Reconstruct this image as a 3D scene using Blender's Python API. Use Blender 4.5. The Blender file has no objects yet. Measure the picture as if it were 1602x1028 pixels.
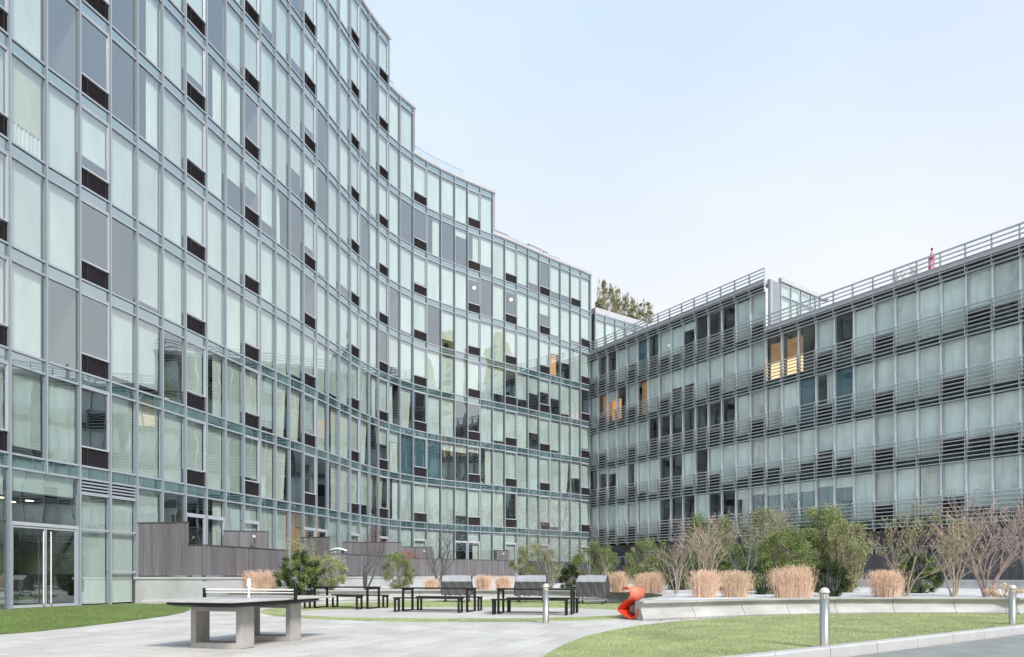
import bpy, math, random
from math import sin, cos, pi, radians, hypot, atan2, sqrt
from mathutils import Vector, Matrix, noise as mnoise

random.seed(7)
# ------------------------------------------------------------------ camera, world, sun
SC = bpy.context.scene
COL = SC.collection
HE = 1.13            # eye height
FPX = 1040.0         # focal length in pixels of the 1602 px wide photograph
FL = 3.5             # storey height

cam_d = bpy.data.cameras.new('camera')
cam = bpy.data.objects.new('camera', cam_d)
COL.objects.link(cam)
cam.location = (0, 0, HE)
cam.rotation_euler = (radians(90), 0, 0)
cam_d.sensor_width = 36
cam_d.lens = 36 * FPX / 1602
cam_d.shift_y = (901 - 514) / 1602
cam_d.clip_start = 0.1
cam_d.clip_end = 3000
SC.camera = cam

SUN_EL, SUN_AZ = radians(42), radians(151)      # azimuth clockwise from +Y (the view direction)
world = bpy.data.worlds.new('World')
SC.world = world
world.use_nodes = True
wn = world.node_tree
wn.nodes.clear()
out = wn.nodes.new('ShaderNodeOutputWorld')
bg = wn.nodes.new('ShaderNodeBackground')
sky = wn.nodes.new('ShaderNodeTexSky')
sky.sky_type = 'NISHITA'
sky.sun_disc = False
sky.sun_elevation = SUN_EL
sky.sun_rotation = SUN_AZ
sky.dust_density = 2.0
sky.air_density = 1.0
mul = wn.nodes.new('ShaderNodeVectorMath'); mul.operation = 'SCALE'
mul.inputs['Scale'].default_value = 0.085
wn.links.new(sky.outputs[0], mul.inputs[0])
# thin high overcast veil: white near the horizon, pale blue higher up
tc = wn.nodes.new('ShaderNodeTexCoord')
sep = wn.nodes.new('ShaderNodeSeparateXYZ')
wn.links.new(tc.outputs['Generated'], sep.inputs[0])
ramp = wn.nodes.new('ShaderNodeValToRGB')
ramp.color_ramp.elements[0].position = 0.0
ramp.color_ramp.elements[0].color = (0.80, 0.805, 0.815, 1)
ramp.color_ramp.elements[1].position = 1.0
ramp.color_ramp.elements[1].color = (0.42, 0.56, 0.80, 1)
e = ramp.color_ramp.elements.new(0.30); e.color = (0.83, 0.83, 0.845, 1)
e = ramp.color_ramp.elements.new(0.62); e.color = (0.58, 0.70, 0.86, 1)
wn.links.new(sep.outputs['Z'], ramp.inputs[0])
cl = wn.nodes.new('ShaderNodeTexNoise'); cl.inputs['Scale'].default_value = 2.2; cl.inputs['Detail'].default_value = 5
wn.links.new(tc.outputs['Generated'], cl.inputs['Vector'])
clr = wn.nodes.new('ShaderNodeMapRange')
clr.inputs[1].default_value = 0.3; clr.inputs[2].default_value = 0.75
clr.inputs[3].default_value = 0.90; clr.inputs[4].default_value = 1.05
wn.links.new(cl.outputs[0], clr.inputs[0])
veil = wn.nodes.new('ShaderNodeVectorMath'); veil.operation = 'SCALE'
wn.links.new(ramp.outputs[0], veil.inputs[0]); wn.links.new(clr.outputs[0], veil.inputs['Scale'])
mixc = wn.nodes.new('ShaderNodeMix'); mixc.data_type = 'RGBA'
mixc.inputs[0].default_value = 0.93
wn.links.new(mul.outputs[0], mixc.inputs[6]); wn.links.new(veil.outputs[0], mixc.inputs[7])
wn.links.new(mixc.outputs[2], bg.inputs[0])
bg.inputs[1].default_value = 0.46
wn.links.new(bg.outputs[0], out.inputs[0])

sun_d = bpy.data.lights.new('sun', 'SUN')
sun = bpy.data.objects.new('sun', sun_d)
COL.objects.link(sun)
sun_d.energy = 1.5
sun_d.angle = radians(11)
sun_d.color = (1.0, 0.965, 0.92)
sdir = Vector((sin(SUN_AZ) * cos(SUN_EL), cos(SUN_AZ) * cos(SUN_EL), sin(SUN_EL)))
sun.rotation_euler = sdir.to_track_quat('Z', 'Y').to_euler()
sun.location = (20, -20, 60)

SC.view_settings.view_transform = 'Standard'
SC.view_settings.look = 'None'
SC.view_settings.exposure = 1.5
SC.view_settings.gamma = 1
SC.view_settings.use_curve_mapping = False
SC.render.engine = 'CYCLES'
SC.cycles.max_bounces = 10
SC.cycles.transparent_max_bounces = 24
SC.cycles.caustics_reflective = False
SC.cycles.caustics_refractive = False
SC.cycles.use_denoising = True

# ------------------------------------------------------------------ helpers
def PX(px, D):
    """X of photograph column px at distance D"""
    return (px - 801) * D / FPX
def PZ(py, D):
    return HE + (901 - py) * D / FPX
def K(k):
    """height of level k (in storeys above the eye)"""
    return HE + FL * k

class MB:
    def __init__(s):
        s.v = []; s.f = []; s.m = []; s.mats = []
    def mi(s, mat):
        if mat is None: return 0
        if mat not in s.mats: s.mats.append(mat)
        return s.mats.index(mat)
    def add(s, vs, fs, mat=None):
        o = len(s.v); s.v.extend(vs); k = s.mi(mat)
        for f in fs:
            s.f.append([i + o for i in f]); s.m.append(k)
    def box(s, c, h, rz=0, mat=None):
        cx, cy, cz = c; hx, hy, hz = h
        ca, sa = cos(rz), sin(rz)
        vs = []
        for z in (-hz, hz):
            for x, y in ((-hx, -hy), (hx, -hy), (hx, hy), (-hx, hy)):
                vs.append((cx + x * ca - y * sa, cy + x * sa + y * ca, cz + z))
        s.add(vs, BOXF, mat)
    def bx(s, x0, x1, y0, y1, z0, z1, mat=None):
        s.box(((x0 + x1) / 2, (y0 + y1) / 2, (z0 + z1) / 2), (abs(x1 - x0) / 2, abs(y1 - y0) / 2, abs(z1 - z0) / 2), 0, mat)
    def beam(s, a, b, w, h, mat=None):
        """box from a to b, horizontal width w, other size h"""
        a = Vector(a); b = Vector(b); d = (b - a)
        L = d.length
        if L < 1e-6: return
        d.normalize()
        up = Vector((0, 0, 1)) if abs(d.z) < 0.95 else Vector((0, 1, 0))
        sx = d.cross(up).normalized(); sz = sx.cross(d).normalized()
        vs = []
        for p in (a, b):
            for i, j in ((-1, -1), (1, -1), (1, 1), (-1, 1)):
                vs.append(tuple(p + sx * (i * w / 2) + sz * (j * h / 2)))
        s.add(vs, BOXF, mat)
    def tube(s, pts, rs, n=6, mat=None, cap=True):
        pts = [Vector(p) for p in pts]
        base = len(s.v); k = s.mi(mat)
        ref = Vector((0.123, 0.37, 0.92)).normalized()
        for i, p in enumerate(pts):
            d = (pts[min(i + 1, len(pts) - 1)] - pts[max(i - 1, 0)])
            if d.length < 1e-7: d = Vector((0, 0, 1))
            d.normalize()
            r0 = ref if abs(d.dot(ref)) < 0.97 else Vector((1, 0, 0))
            u = d.cross(r0).normalized(); w = d.cross(u)
            for j in range(n):
                a = 2 * pi * j / n
                s.v.append(tuple(p + (u * cos(a) + w * sin(a)) * rs[i]))
        for i in range(len(pts) - 1):
            for j in range(n):
                a = base + i * n + j; b = base + i * n + (j + 1) % n
                s.f.append([a, b, b + n, a + n]); s.m.append(k)
        if cap:
            s.f.append([base + j for j in range(n)][::-1]); s.m.append(k)
            s.f.append([base + (len(pts) - 1) * n + j for j in range(n)]); s.m.append(k)
    def lathe(s, prof, c=(0, 0, 0), n=20, mat=None):
        base = len(s.v); k = s.mi(mat)
        for r, z in prof:
            for j in range(n):
                a = 2 * pi * j / n
                s.v.append((c[0] + r * cos(a), c[1] + r * sin(a), c[2] + z))
        for i in range(len(prof) - 1):
            for j in range(n):
                a = base + i * n + j; b = base + i * n + (j + 1) % n
                s.f.append([a, b, b + n, a + n]); s.m.append(k)
        s.f.append([base + j for j in range(n)][::-1]); s.m.append(k)
        s.f.append([base + (len(prof) - 1) * n + j for j in range(n)]); s.m.append(k)
    def mesh(s, name, mat=None, smooth=False):
        me = bpy.data.meshes.new(name)
        me.from_pydata(s.v, [], s.f)
        for m in (s.mats if s.mats else ([mat] if mat else [])):
            me.materials.append(m)
        if s.mats:
            me.polygons.foreach_set('material_index', s.m)
        if smooth: me.polygons.foreach_set('use_smooth', [True] * len(me.polygons))
        me.update()
        return me
    def build(s, name, mat=None, parent=None, smooth=False, **kw):
        o = bpy.data.objects.new(name, s.mesh(name, mat, smooth))
        COL.objects.link(o)
        if parent: o.parent = parent
        for k, v in kw.items(): o[k] = v
        return o

BOXF = [[0, 3, 2, 1], [4, 5, 6, 7], [0, 1, 5, 4], [1, 2, 6, 5], [2, 3, 7, 6], [3, 0, 4, 7]]

def inst(name, me, parent, loc, rz=0, scale=(1, 1, 1)):
    o = bpy.data.objects.new(name, me); COL.objects.link(o)
    if parent: o.parent = parent
    o.location = loc; o.rotation_euler = (0, 0, rz); o.scale = scale
    return o

def thing(name, label, cat, loc=(0, 0, 0), rz=0, group=None):
    o = bpy.data.objects.new(name, None); COL.objects.link(o)
    o.empty_display_size = 0.3
    o.location = loc; o.rotation_euler = (0, 0, rz)
    o['label'] = label; o['category'] = cat
    if group: o['group'] = group
    return o

def tag(o, label, cat, group=None):
    o['label'] = label; o['category'] = cat
    if group: o['group'] = group
    return o

def copy_tree(o, parent=None):
    c = o.copy(); COL.objects.link(c); c.parent = parent
    for ch in list(o.children): copy_tree(ch, c)
    return c

# ------------------------------------------------------------------ materials
def newmat(name):
    m = bpy.data.materials.new(name); m.use_nodes = True
    return m, m.node_tree, m.node_tree.nodes['Principled BSDF']

def mat(name, col, rough=0.6, metal=0.0, var=0.12, scale=3.0, bump=0.0, bscale=30.0, spec=0.5, coord='Object', stretch=None, isl=0.0, detail=6, dark=None, dscale=1.0, hue=0.0):
    m, nt, b = newmat(name)
    N = nt.nodes; L = nt.links
    b.inputs['Roughness'].default_value = rough
    b.inputs['Metallic'].default_value = metal
    b.inputs['Specular IOR Level'].default_value = spec
    tc = N.new('ShaderNodeTexCoord')
    src = tc.outputs[coord] if coord != 'World' else N.new('ShaderNodeNewGeometry').outputs['Position']
    mp = N.new('ShaderNodeMapping'); L.new(src, mp.inputs[0])
    if stretch: mp.inputs['Scale'].default_value = stretch
    no = N.new('ShaderNodeTexNoise'); no.inputs['Scale'].default_value = scale; no.inputs['Detail'].default_value = detail
    no.inputs['Roughness'].default_value = 0.62
    L.new(mp.outputs[0], no.inputs['Vector'])
    mr = N.new('ShaderNodeMapRange'); L.new(no.outputs[0], mr.inputs[0])
    mr.inputs[1].default_value = 0.25; mr.inputs[2].default_value = 0.75
    mr.inputs[3].default_value = 1 - var; mr.inputs[4].default_value = 1 + var
    hsv = N.new('ShaderNodeHueSaturation'); hsv.inputs['Color'].default_value = (*col, 1)
    val = mr.outputs[0]
    if isl > 0:
        geo = N.new('ShaderNodeNewGeometry')
        m2 = N.new('ShaderNodeMapRange'); L.new(geo.outputs['Random Per Island'], m2.inputs[0])
        m2.inputs[3].default_value = 1 - isl; m2.inputs[4].default_value = 1 + isl
        mm = N.new('ShaderNodeMath'); mm.operation = 'MULTIPLY'
        L.new(val, mm.inputs[0]); L.new(m2.outputs[0], mm.inputs[1]); val = mm.outputs[0]
        if hue > 0:
            m3 = N.new('ShaderNodeMapRange'); L.new(geo.outputs['Random Per Island'], m3.inputs[0])
            m3.inputs[3].default_value = 0.5 - hue; m3.inputs[4].default_value = 0.5 + hue
            L.new(m3.outputs[0], hsv.inputs['Hue'])
    if dark:
        n2 = N.new('ShaderNodeTexNoise'); n2.inputs['Scale'].default_value = dscale; n2.inputs['Detail'].default_value = 3
        L.new(mp.outputs[0], n2.inputs['Vector'])
        m4 = N.new('ShaderNodeMapRange'); L.new(n2.outputs[0], m4.inputs[0])
        m4.inputs[1].default_value = 0.35; m4.inputs[2].default_value = 0.65
        m4.inputs[3].default_value = 1 - dark; m4.inputs[4].default_value = 1 + dark * 0.4
        mm = N.new('ShaderNodeMath'); mm.operation = 'MULTIPLY'
        L.new(val, mm.inputs[0]); L.new(m4.outputs[0], mm.inputs[1]); val = mm.outputs[0]
    L.new(val, hsv.inputs['Value'])
    L.new(hsv.outputs[0], b.inputs['Base Color'])
    if bump > 0:
        nb = N.new('ShaderNodeTexNoise'); nb.inputs['Scale'].default_value = bscale; nb.inputs['Detail'].default_value = 4
        L.new(mp.outputs[0], nb.inputs['Vector'])
        bp = N.new('ShaderNodeBump'); bp.inputs['Strength'].default_value = bump; bp.inputs['Distance'].default_value = 0.02
        L.new(nb.outputs[0], bp.inputs['Height']); L.new(bp.outputs[0], b.inputs['Normal'])
    return m

def glass_mat(name, tint, base=0.30, fres=1.3, wob=0.0075, opaque=None, reftint=(0.88, 0.965, 1.0)):
    """coated facade glass: part mirror, part clear (or part painted panel)"""
    m, nt, b = newmat(name)
    N = nt.nodes; L = nt.links
    if opaque is None:
        N.remove(b)
        under = N.new('ShaderNodeBsdfTransparent'); under.inputs[0].default_value = (*tint, 1)
    else:
        under = b
        b.inputs['Base Color'].default_value = (*opaque, 1); b.inputs['Roughness'].default_value = 0.5
        b.inputs['Specular IOR Level'].default_value = 0.1
    gl = N.new('ShaderNodeBsdfGlossy'); gl.inputs['Roughness'].default_value = 0.0
    gl.inputs['Color'].default_value = (*reftint, 1)
    geo = N.new('ShaderNodeNewGeometry')
    no = N.new('ShaderNodeTexNoise'); no.inputs['Scale'].default_value = 0.55; no.inputs['Detail'].default_value = 1.5
    L.new(geo.outputs['Position'], no.inputs['Vector'])
    bp = N.new('ShaderNodeBump'); bp.inputs['Strength'].default_value = 1.0; bp.inputs['Distance'].default_value = wob
    L.new(no.outputs[0], bp.inputs['Height']); L.new(bp.outputs[0], gl.inputs['Normal'])
    lw = N.new('ShaderNodeLayerWeight'); lw.inputs[0].default_value = 0.5
    fr = N.new('ShaderNodeMath'); fr.operation = 'POWER'; fr.inputs[1].default_value = 5.0
    L.new(lw.outputs['Facing'], fr.inputs[0])
    ma = N.new('ShaderNodeMath'); ma.operation = 'MULTIPLY_ADD'; ma.use_clamp = True
    ma.inputs[1].default_value = fres; ma.inputs[2].default_value = base
    L.new(fr.outputs[0], ma.inputs[0])
    mx = N.new('ShaderNodeMixShader')
    L.new(ma.outputs[0], mx.inputs[0]); L.new(under.outputs[0], mx.inputs[1]); L.new(gl.outputs[0], mx.inputs[2])
    L.new(mx.outputs[0], N['Material Output'].inputs[0])
    return m

def objrand_mat(name, col, rough=0.8, var=0.1, folds=0.0, fscale=14.0, trans=0.35):
    """blind / curtain cloth, each one slightly different"""
    m, nt, b = newmat(name)
    N = nt.nodes; L = nt.links
    oi = N.new('ShaderNodeObjectInfo')
    mr = N.new('ShaderNodeMapRange'); L.new(oi.outputs['Random'], mr.inputs[0])
    mr.inputs[3].default_value = 1 - var; mr.inputs[4].default_value = 1 + var * 0.5
    geo = N.new('ShaderNodeNewGeometry')
    mp = N.new('ShaderNodeMapping'); mp.inputs['Scale'].default_value = (1.0, 1.0, 0.25)
    L.new(geo.outputs['Position'], mp.inputs[0])
    no = N.new('ShaderNodeTexNoise'); no.inputs['Scale'].default_value = 1.7; no.inputs['Detail'].default_value = 3
    L.new(mp.outputs[0], no.inputs['Vector'])
    m2 = N.new('ShaderNodeMapRange'); L.new(no.outputs[0], m2.inputs[0])
    m2.inputs[1].default_value = 0.3; m2.inputs[2].default_value = 0.7
    m2.inputs[3].default_value = 0.88; m2.inputs[4].default_value = 1.06
    mm = N.new('ShaderNodeMath'); mm.operation = 'MULTIPLY'
    L.new(mr.outputs[0], mm.inputs[0]); L.new(m2.outputs[0], mm.inputs[1])
    hsv = N.new('ShaderNodeHueSaturation'); hsv.inputs['Color'].default_value = (*col, 1)
    L.new(mm.outputs[0], hsv.inputs['Value'])
    L.new(hsv.outputs[0], b.inputs['Base Color'])
    b.inputs['Roughness'].default_value = rough
    b.inputs['Specular IOR Level'].default_value = 0.1
    return m

def emit_mat(name, col, strength):
    m, nt, b = newmat(name)
    b.inputs['Base Color'].default_value = (*col, 1)
    b.inputs['Emission Color'].default_value = (*col, 1)
    b.inputs['Emission Strength'].default_value = strength
    return m

M = {}
M['alu'] = mat('anodised_aluminium', (0.37, 0.41, 0.46), 0.6, 0.0, 0.06, 2.0)
M['alu_dark'] = mat('mullion_grey', (0.25, 0.29, 0.33), 0.65, 0.0, 0.06, 2.0)
M['alu_white'] = mat('pale_window_frame', (0.50, 0.52, 0.56), 0.4, 0.1, 0.05, 2.0)
M['coping'] = mat('grey_coping', (0.50, 0.50, 0.52), 0.6, 0.1, 0.08, 1.5)
M['wall_grey'] = mat('grey_metal_wall', (0.30, 0.31, 0.34), 0.6, 0.1, 0.08, 0.8)
M['louver_dark'] = mat('dark_vent', (0.040, 0.033, 0.037), 0.6, 0.1, 0.2, 2.0)
M['glass'] = glass_mat('facade_glass', (0.91, 0.985, 0.95), 0.37, 1.0)
M['glass_wing'] = glass_mat('wing_glass', (0.95, 1.0, 0.98), 0.09, 1.0)
M['glass_clear'] = glass_mat('door_glass', (0.80, 0.92, 0.88), 0.26, 1.0)
M['rail_glass'] = glass_mat('railing_glass', (0.95, 0.98, 0.98), 0.02, 1.0)
M['spandrel'] = glass_mat('spandrel_glass', (1, 1, 1), 0.46, 1.0, opaque=(0.055, 0.12, 0.115))
M['spandrel_wing'] = glass_mat('wing_spandrel_glass', (1, 1, 1), 0.05, 1.0, opaque=(0.018, 0.055, 0.05))
M['blind'] = objrand_mat('roller_blind', (0.83, 0.87, 0.84), var=0.16)
M['blind2'] = objrand_mat('cream_blind', (0.78, 0.74, 0.56), var=0.1)
M['blind_blue'] = objrand_mat('slate_blind', (0.10, 0.20, 0.24), var=0.1)
M['blind_wing'] = objrand_mat('wing_roller_blind', (0.90, 0.95, 0.93), var=0.18)
M['curtain'] = objrand_mat('white_curtain', (0.86, 0.87, 0.82), var=0.1)
M['lace'] = objrand_mat('blue_grey_lace', (0.36, 0.45, 0.48), var=0.15)
M['curtain_tan'] = objrand_mat('tan_curtain', (0.55, 0.47, 0.30), var=0.1)
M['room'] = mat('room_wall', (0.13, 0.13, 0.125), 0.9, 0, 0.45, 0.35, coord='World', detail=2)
M['slab'] = mat('floor_slab', (0.22, 0.21, 0.20), 0.9, 0, 0.1, 0.5, coord='World')
M['warm'] = emit_mat('lit_room', (0.85, 0.38, 0.14), 0.20)
M['warm2'] = emit_mat('lit_shelf', (1.0, 0.66, 0.34), 0.45)
M['warm3'] = emit_mat('lit_red_room', (0.30, 0.06, 0.03), 0.06)
M['warm4'] = emit_mat('lit_wood_wall', (0.48, 0.24, 0.10), 0.10)
M['lamp'] = emit_mat('lamp_glow', (1.0, 0.88, 0.62), 1.6)
M['fin'] = mat('wing_mullion', (0.80, 0.83, 0.88), 0.4, 0.1, 0.06, 1.0)
M['blade'] = mat('sunshade_blade', (0.50, 0.54, 0.55), 0.4, 0.2, 0.10, 0.6, coord='World')
M['fence'] = mat('grey_board', (0.165, 0.155, 0.165), 0.75, 0, 0.22, 1.2, bump=0.25, bscale=25, coord='World', stretch=(6, 6, 0.5), isl=0.16)
M['fence_dark'] = mat('dark_cladding', (0.075, 0.075, 0.085), 0.75, 0, 0.25, 1.2, bump=0.3, bscale=20, coord='World', stretch=(3, 3, 1), isl=0.15)
M['concrete'] = mat('pale_concrete', (0.50, 0.51, 0.51), 0.8, 0, 0.10, 1.2, bump=0.15, bscale=20, coord='World', dark=0.12, dscale=0.6)
M['seat_conc'] = mat('seat_wall_concrete', (0.45, 0.445, 0.43), 0.8, 0, 0.10, 2.0, bump=0.2, bscale=24, coord='World', dark=0.2, dscale=0.9, stretch=(1, 1, 3))
M['table_conc'] = mat('cast_concrete', (0.43, 0.41, 0.385), 0.75, 0, 0.12, 6.0, bump=0.3, bscale=60, coord='Object', dark=0.12, dscale=2)
M['table_top'] = mat('worn_table_top', (0.50, 0.49, 0.46), 0.6, 0, 0.12, 3.0, bump=0.15, bscale=60, coord='Object', dark=0.15, dscale=1.4)
M['paver'] = mat('stone_paver', (0.53, 0.51, 0.475), 0.8, 0, 0.09, 0.9, bump=0.12, bscale=60, coord='World', dark=0.10, dscale=0.35)
for k_ in range(3):
    M['paver%d' % k_] = mat('stone_paver_%s' % 'abc'[k_], (0.53 + .035 * (k_ - 1), 0.51 + .035 * (k_ - 1), 0.475 + .035 * (k_ - 1)), 0.8, 0, 0.09, 0.9, bump=0.12, bscale=60, coord='World', dark=0.12, dscale=0.35)
M['joint'] = mat('paving_sand', (0.15, 0.15, 0.145), 0.95, 0, 0.15, 4, coord='World')
M['asphalt'] = mat('worn_asphalt', (0.25, 0.262, 0.25), 0.85, 0, 0.22, 1.6, bump=0.3, bscale=90, coord='World', dark=0.12, dscale=0.5)
M['kerb'] = mat('kerb_stone', (0.46, 0.455, 0.45), 0.8, 0, 0.1, 1.5, bump=0.2, bscale=40, coord='World')
M['turf'] = mat('turf_green', (0.31, 0.355, 0.17), 0.9, 0, 0.22, 1.2, bump=0.6, bscale=120, coord='World', dark=0.2, dscale=0.5, stretch=(1, 1, 1))
M['turf_blade'] = mat('turf_blade', (0.40, 0.445, 0.225), 0.8, 0, 0.2, 1.2, coord='World', isl=0.16, dark=0.10, dscale=0.5, spec=0.2)
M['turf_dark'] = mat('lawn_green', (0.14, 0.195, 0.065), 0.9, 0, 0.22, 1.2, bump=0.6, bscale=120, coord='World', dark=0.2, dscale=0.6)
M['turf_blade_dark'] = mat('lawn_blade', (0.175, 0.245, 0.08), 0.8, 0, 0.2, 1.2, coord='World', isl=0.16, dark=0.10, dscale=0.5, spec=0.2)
M['gravel'] = mat('white_gravel', (0.68, 0.68, 0.68), 0.9, 0, 0.25, 14, bump=1.0, bscale=45, coord='World', dark=0.18, dscale=0.9)
M['earth'] = mat('city_ground', (0.22, 0.22, 0.21), 0.95, 0, 0.2, 0.2, coord='World')
M['black'] = mat('black_steel', (0.012, 0.012, 0.013), 0.45, 0.2, 0.2, 4)
M['steel'] = mat('brushed_steel', (0.50, 0.48, 0.44), 0.28, 0.85, 0.06, 4, stretch=(8, 8, 0.3))
M['steel_cap'] = mat('pale_steel_cap', (0.72, 0.71, 0.62), 0.4, 0.4, 0.06, 4)
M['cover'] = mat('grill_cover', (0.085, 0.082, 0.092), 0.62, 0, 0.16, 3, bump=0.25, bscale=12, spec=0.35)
M['cover_top'] = mat('pale_grill_cover', (0.33, 0.335, 0.36), 0.6, 0, 0.12, 3, bump=0.2, bscale=12, spec=0.35)  # paler grey for the top and upper front of the cover
M['net'] = mat('net_white', (0.75, 0.73, 0.68), 0.7, 0, 0.05, 4)
M['white'] = mat('white_paint', (0.80, 0.80, 0.82), 0.5, 0, 0.04, 4)
M['orange'] = mat('orange_red_plastic', (0.80, 0.055, 0.018), 0.35, 0, 0.06, 2)
M['salmon'] = mat('skylit_orange_plastic', (0.80, 0.20, 0.12), 0.5, 0, 0.06, 2)  # same plastic, paler: light on the upturned backrest put into the colour
M['straw'] = mat('straw_blade', (0.75, 0.545, 0.405), 0.8, 0, 0.15, 1.5, coord='World', isl=0.3, spec=0.15)
M['straw_pale'] = mat('pale_straw_blade', (0.70, 0.54, 0.38), 0.8, 0, 0.15, 1.5, coord='World', isl=0.3, spec=0.15)
M['leaf_dark'] = mat('dark_leaf', (0.040, 0.065, 0.022), 0.6, 0, 0.25, 1.5, coord='World', isl=0.55, spec=0.3, hue=0.02)
M['leaf'] = mat('green_leaf', (0.17, 0.235, 0.065), 0.6, 0, 0.25, 1.5, coord='World', isl=0.5, spec=0.3, hue=0.025)
M['leaf_olive'] = mat('olive_leaf', (0.26, 0.265, 0.12), 0.65, 0, 0.25, 1.5, coord='World', isl=0.5, spec=0.25, hue=0.025)
M['leaf_pale'] = mat('pale_leaf', (0.36, 0.38, 0.18), 0.65, 0, 0.25, 1.5, coord='World', isl=0.5, spec=0.25, hue=0.02)
M['leaf_gold'] = mat('golden_leaf', (0.27, 0.22, 0.10), 0.65, 0, 0.25, 1.5, coord='World', isl=0.6, spec=0.25, hue=0.03)
M['bark_grey'] = mat('grey_bark', (0.26, 0.24, 0.22), 0.85, 0, 0.2, 8)
M['bark_tan'] = mat('tan_bark', (0.47, 0.38, 0.29), 0.85, 0, 0.2, 8)
M['bark_red'] = mat('reddish_bark', (0.40, 0.31, 0.28), 0.85, 0, 0.2, 8)
M['bark_dark'] = mat('dark_bark', (0.11, 0.10, 0.10), 0.85, 0, 0.2, 8)
M['navy'] = mat('dark_blue_fabric', (0.02, 0.035, 0.05), 0.7, 0, 0.15, 5)
M['redwood'] = mat('red_painted_wood', (0.28, 0.11, 0.08), 0.6, 0, 0.15, 5)
M['umb_red'] = mat('red_canvas', (0.42, 0.05, 0.10), 0.8, 0, 0.2, 9)
M['umb_pink'] = mat('pink_canvas', (0.72, 0.36, 0.45), 0.8, 0, 0.1, 9)
M['tower'] = mat('ochre_brick', (0.60, 0.52, 0.22), 0.8, 0, 0.12, 0.3, coord='World')
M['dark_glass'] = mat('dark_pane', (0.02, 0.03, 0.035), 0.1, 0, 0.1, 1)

# ------------------------------------------------------------------ ground, sky setting
def sheet(name, poly, z, m, thick=0.0, kind='structure'):
    """flat polygon (convex or not, small) as a sheet, optional thickness"""
    import bmesh
    from mathutils.geometry import tessellate_polygon
    bm = bmesh.new()
    vs = [bm.verts.new((x, y, z)) for x, y in poly]
    for t in tessellate_polygon([[Vector((x, y, 0)) for x, y in poly]]):
        try: bm.faces.new([vs[i] for i in t])
        except ValueError: pass
    bm.normal_update()
    for f in bm.faces:
        if f.normal.z < 0: f.normal_flip()
    if thick > 0:
        lo = [bm.verts.new((x, y, z - thick)) for x, y in poly]; n_ = len(poly)
        for i in range(n_): bm.faces.new((vs[i], vs[(i + 1) % n_], lo[(i + 1) % n_], lo[i]))
    me = bpy.data.meshes.new(name); bm.to_mesh(me); bm.free()
    me.materials.append(m)
    o = bpy.data.objects.new(name, me); COL.objects.link(o)
    if kind: o['kind'] = kind
    return o

def G(px, py, z=0.0):
    """ground point (at height z) under photograph pixel"""
    D = (HE - z) * FPX / (py - 901)
    return (PX(px, D), D)

g_ = MB()
R_ = 1500
g_.add([(-R_, -R_, -0.25), (R_, -R_, -0.25), (R_, R_, -0.25), (-R_, R_, -0.25)], [[0, 1, 2, 3]])
g_.build('ground', M['earth'], kind='structure')

# kerb line: from (1180,1028) to (1602,982) and beyond
ka = Vector(G(1150, 1031.5)); kb = Vector(G(1602, 980.5))
kd = (kb - ka).normalized()
k0 = ka - kd * 9; k1 = kb + kd * 14
kn = Vector((kd.y, -kd.x))          # towards the road (right / near)
sheet('road', [tuple(k0 + kn * 0.2), tuple(k0 + kn * 16), tuple(k1 + kn * 16), tuple(k1 + kn * 0.2)], -0.12, M['asphalt'])
kerb = thing('kerb', 'long pale stone kerb between the right lawn and the road', 'kerb')
nst = 24; Ls = (k1 - k0).length / nst
for i in range(nst):
    c = k0 + kd * ((i + 0.5) * Ls) + kn * 0.075
    b_ = MB(); h_ = Ls / 2 - 0.006
    # kerbstone with a small bevel on the road side
    prof = [(-0.085, -0.2), (0.095, -0.2), (0.095, 0.03), (0.075, 0.055), (-0.085, 0.055)]
    vs = []
    for s_ in (-h_, h_):
        for (a, z) in prof:
            p = kd * s_ + kn * a
            vs.append((p.x, p.y, z))
    n_ = len(prof)
    b_.add(vs, [[n_ + j, n_ + (j + 1) % n_, (j + 1) % n_, j] for j in range(n_)] + [list(range(n_)), list(range(n_, 2 * n_))[::-1]])
    o = b_.build('kerbstone', M['kerb'], kerb); o.location = (c.x, c.y, 0)

# sand bed under the pavers
sheet('paving_bed', [(-26, -6), tuple(k0), tuple(k1), (26, 64), (-26, 64)], -0.05, M['joint'])

# pavers: running bond aligned with the buildings
PA = radians(72)
pu = Vector((cos(PA), sin(PA))); pv = Vector((sin(PA), -cos(PA)))
plaza = bpy.data.objects.new('plaza_paving', None); COL.objects.link(plaza); plaza['kind'] = 'structure'
PL, PW = 0.92, 0.46
pav = []
for a in range(-10, 62):
    for b in range(-60, 60):
        c = pu * (a * PL + (PL / 2 if b % 2 else 0)) + pv * (b * PW)
        if not (7.6 < c.y < 32): continue
        if abs(c.x) > c.y * 0.80 + 1: continue
        # stay on the plaza side of the kerb
        if (c - k0).dot(kn) > -0.5: continue
        pav.append((c.length, c))
pav.sort(key=lambda t: t[0])
def paver_mesh(nm, mt):
    b = MB(); hx, hy, t, bv = PL / 2 - 0.013, PW / 2 - 0.013, 0.045, 0.005
    vs = [(-hx, -hy, -t), (hx, -hy, -t), (hx, hy, -t), (-hx, hy, -t),
          (-hx, -hy, -bv), (hx, -hy, -bv), (hx, hy, -bv), (-hx, hy, -bv),
          (-hx + bv, -hy + bv, 0), (hx - bv, -hy + bv, 0), (hx - bv, hy - bv, 0), (-hx + bv, hy - bv, 0)]
    b.add(vs, [[0, 1, 5, 4], [1, 2, 6, 5], [2, 3, 7, 6], [3, 0, 4, 7], [4, 5, 9, 8], [5, 6, 10, 9], [6, 7, 11, 10], [7, 4, 8, 11], [8, 9, 10, 11]])
    return b.mesh(nm, mt), b
pms = [paver_mesh('paver', M['paver%d' % k]) for k in range(3)]
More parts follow.
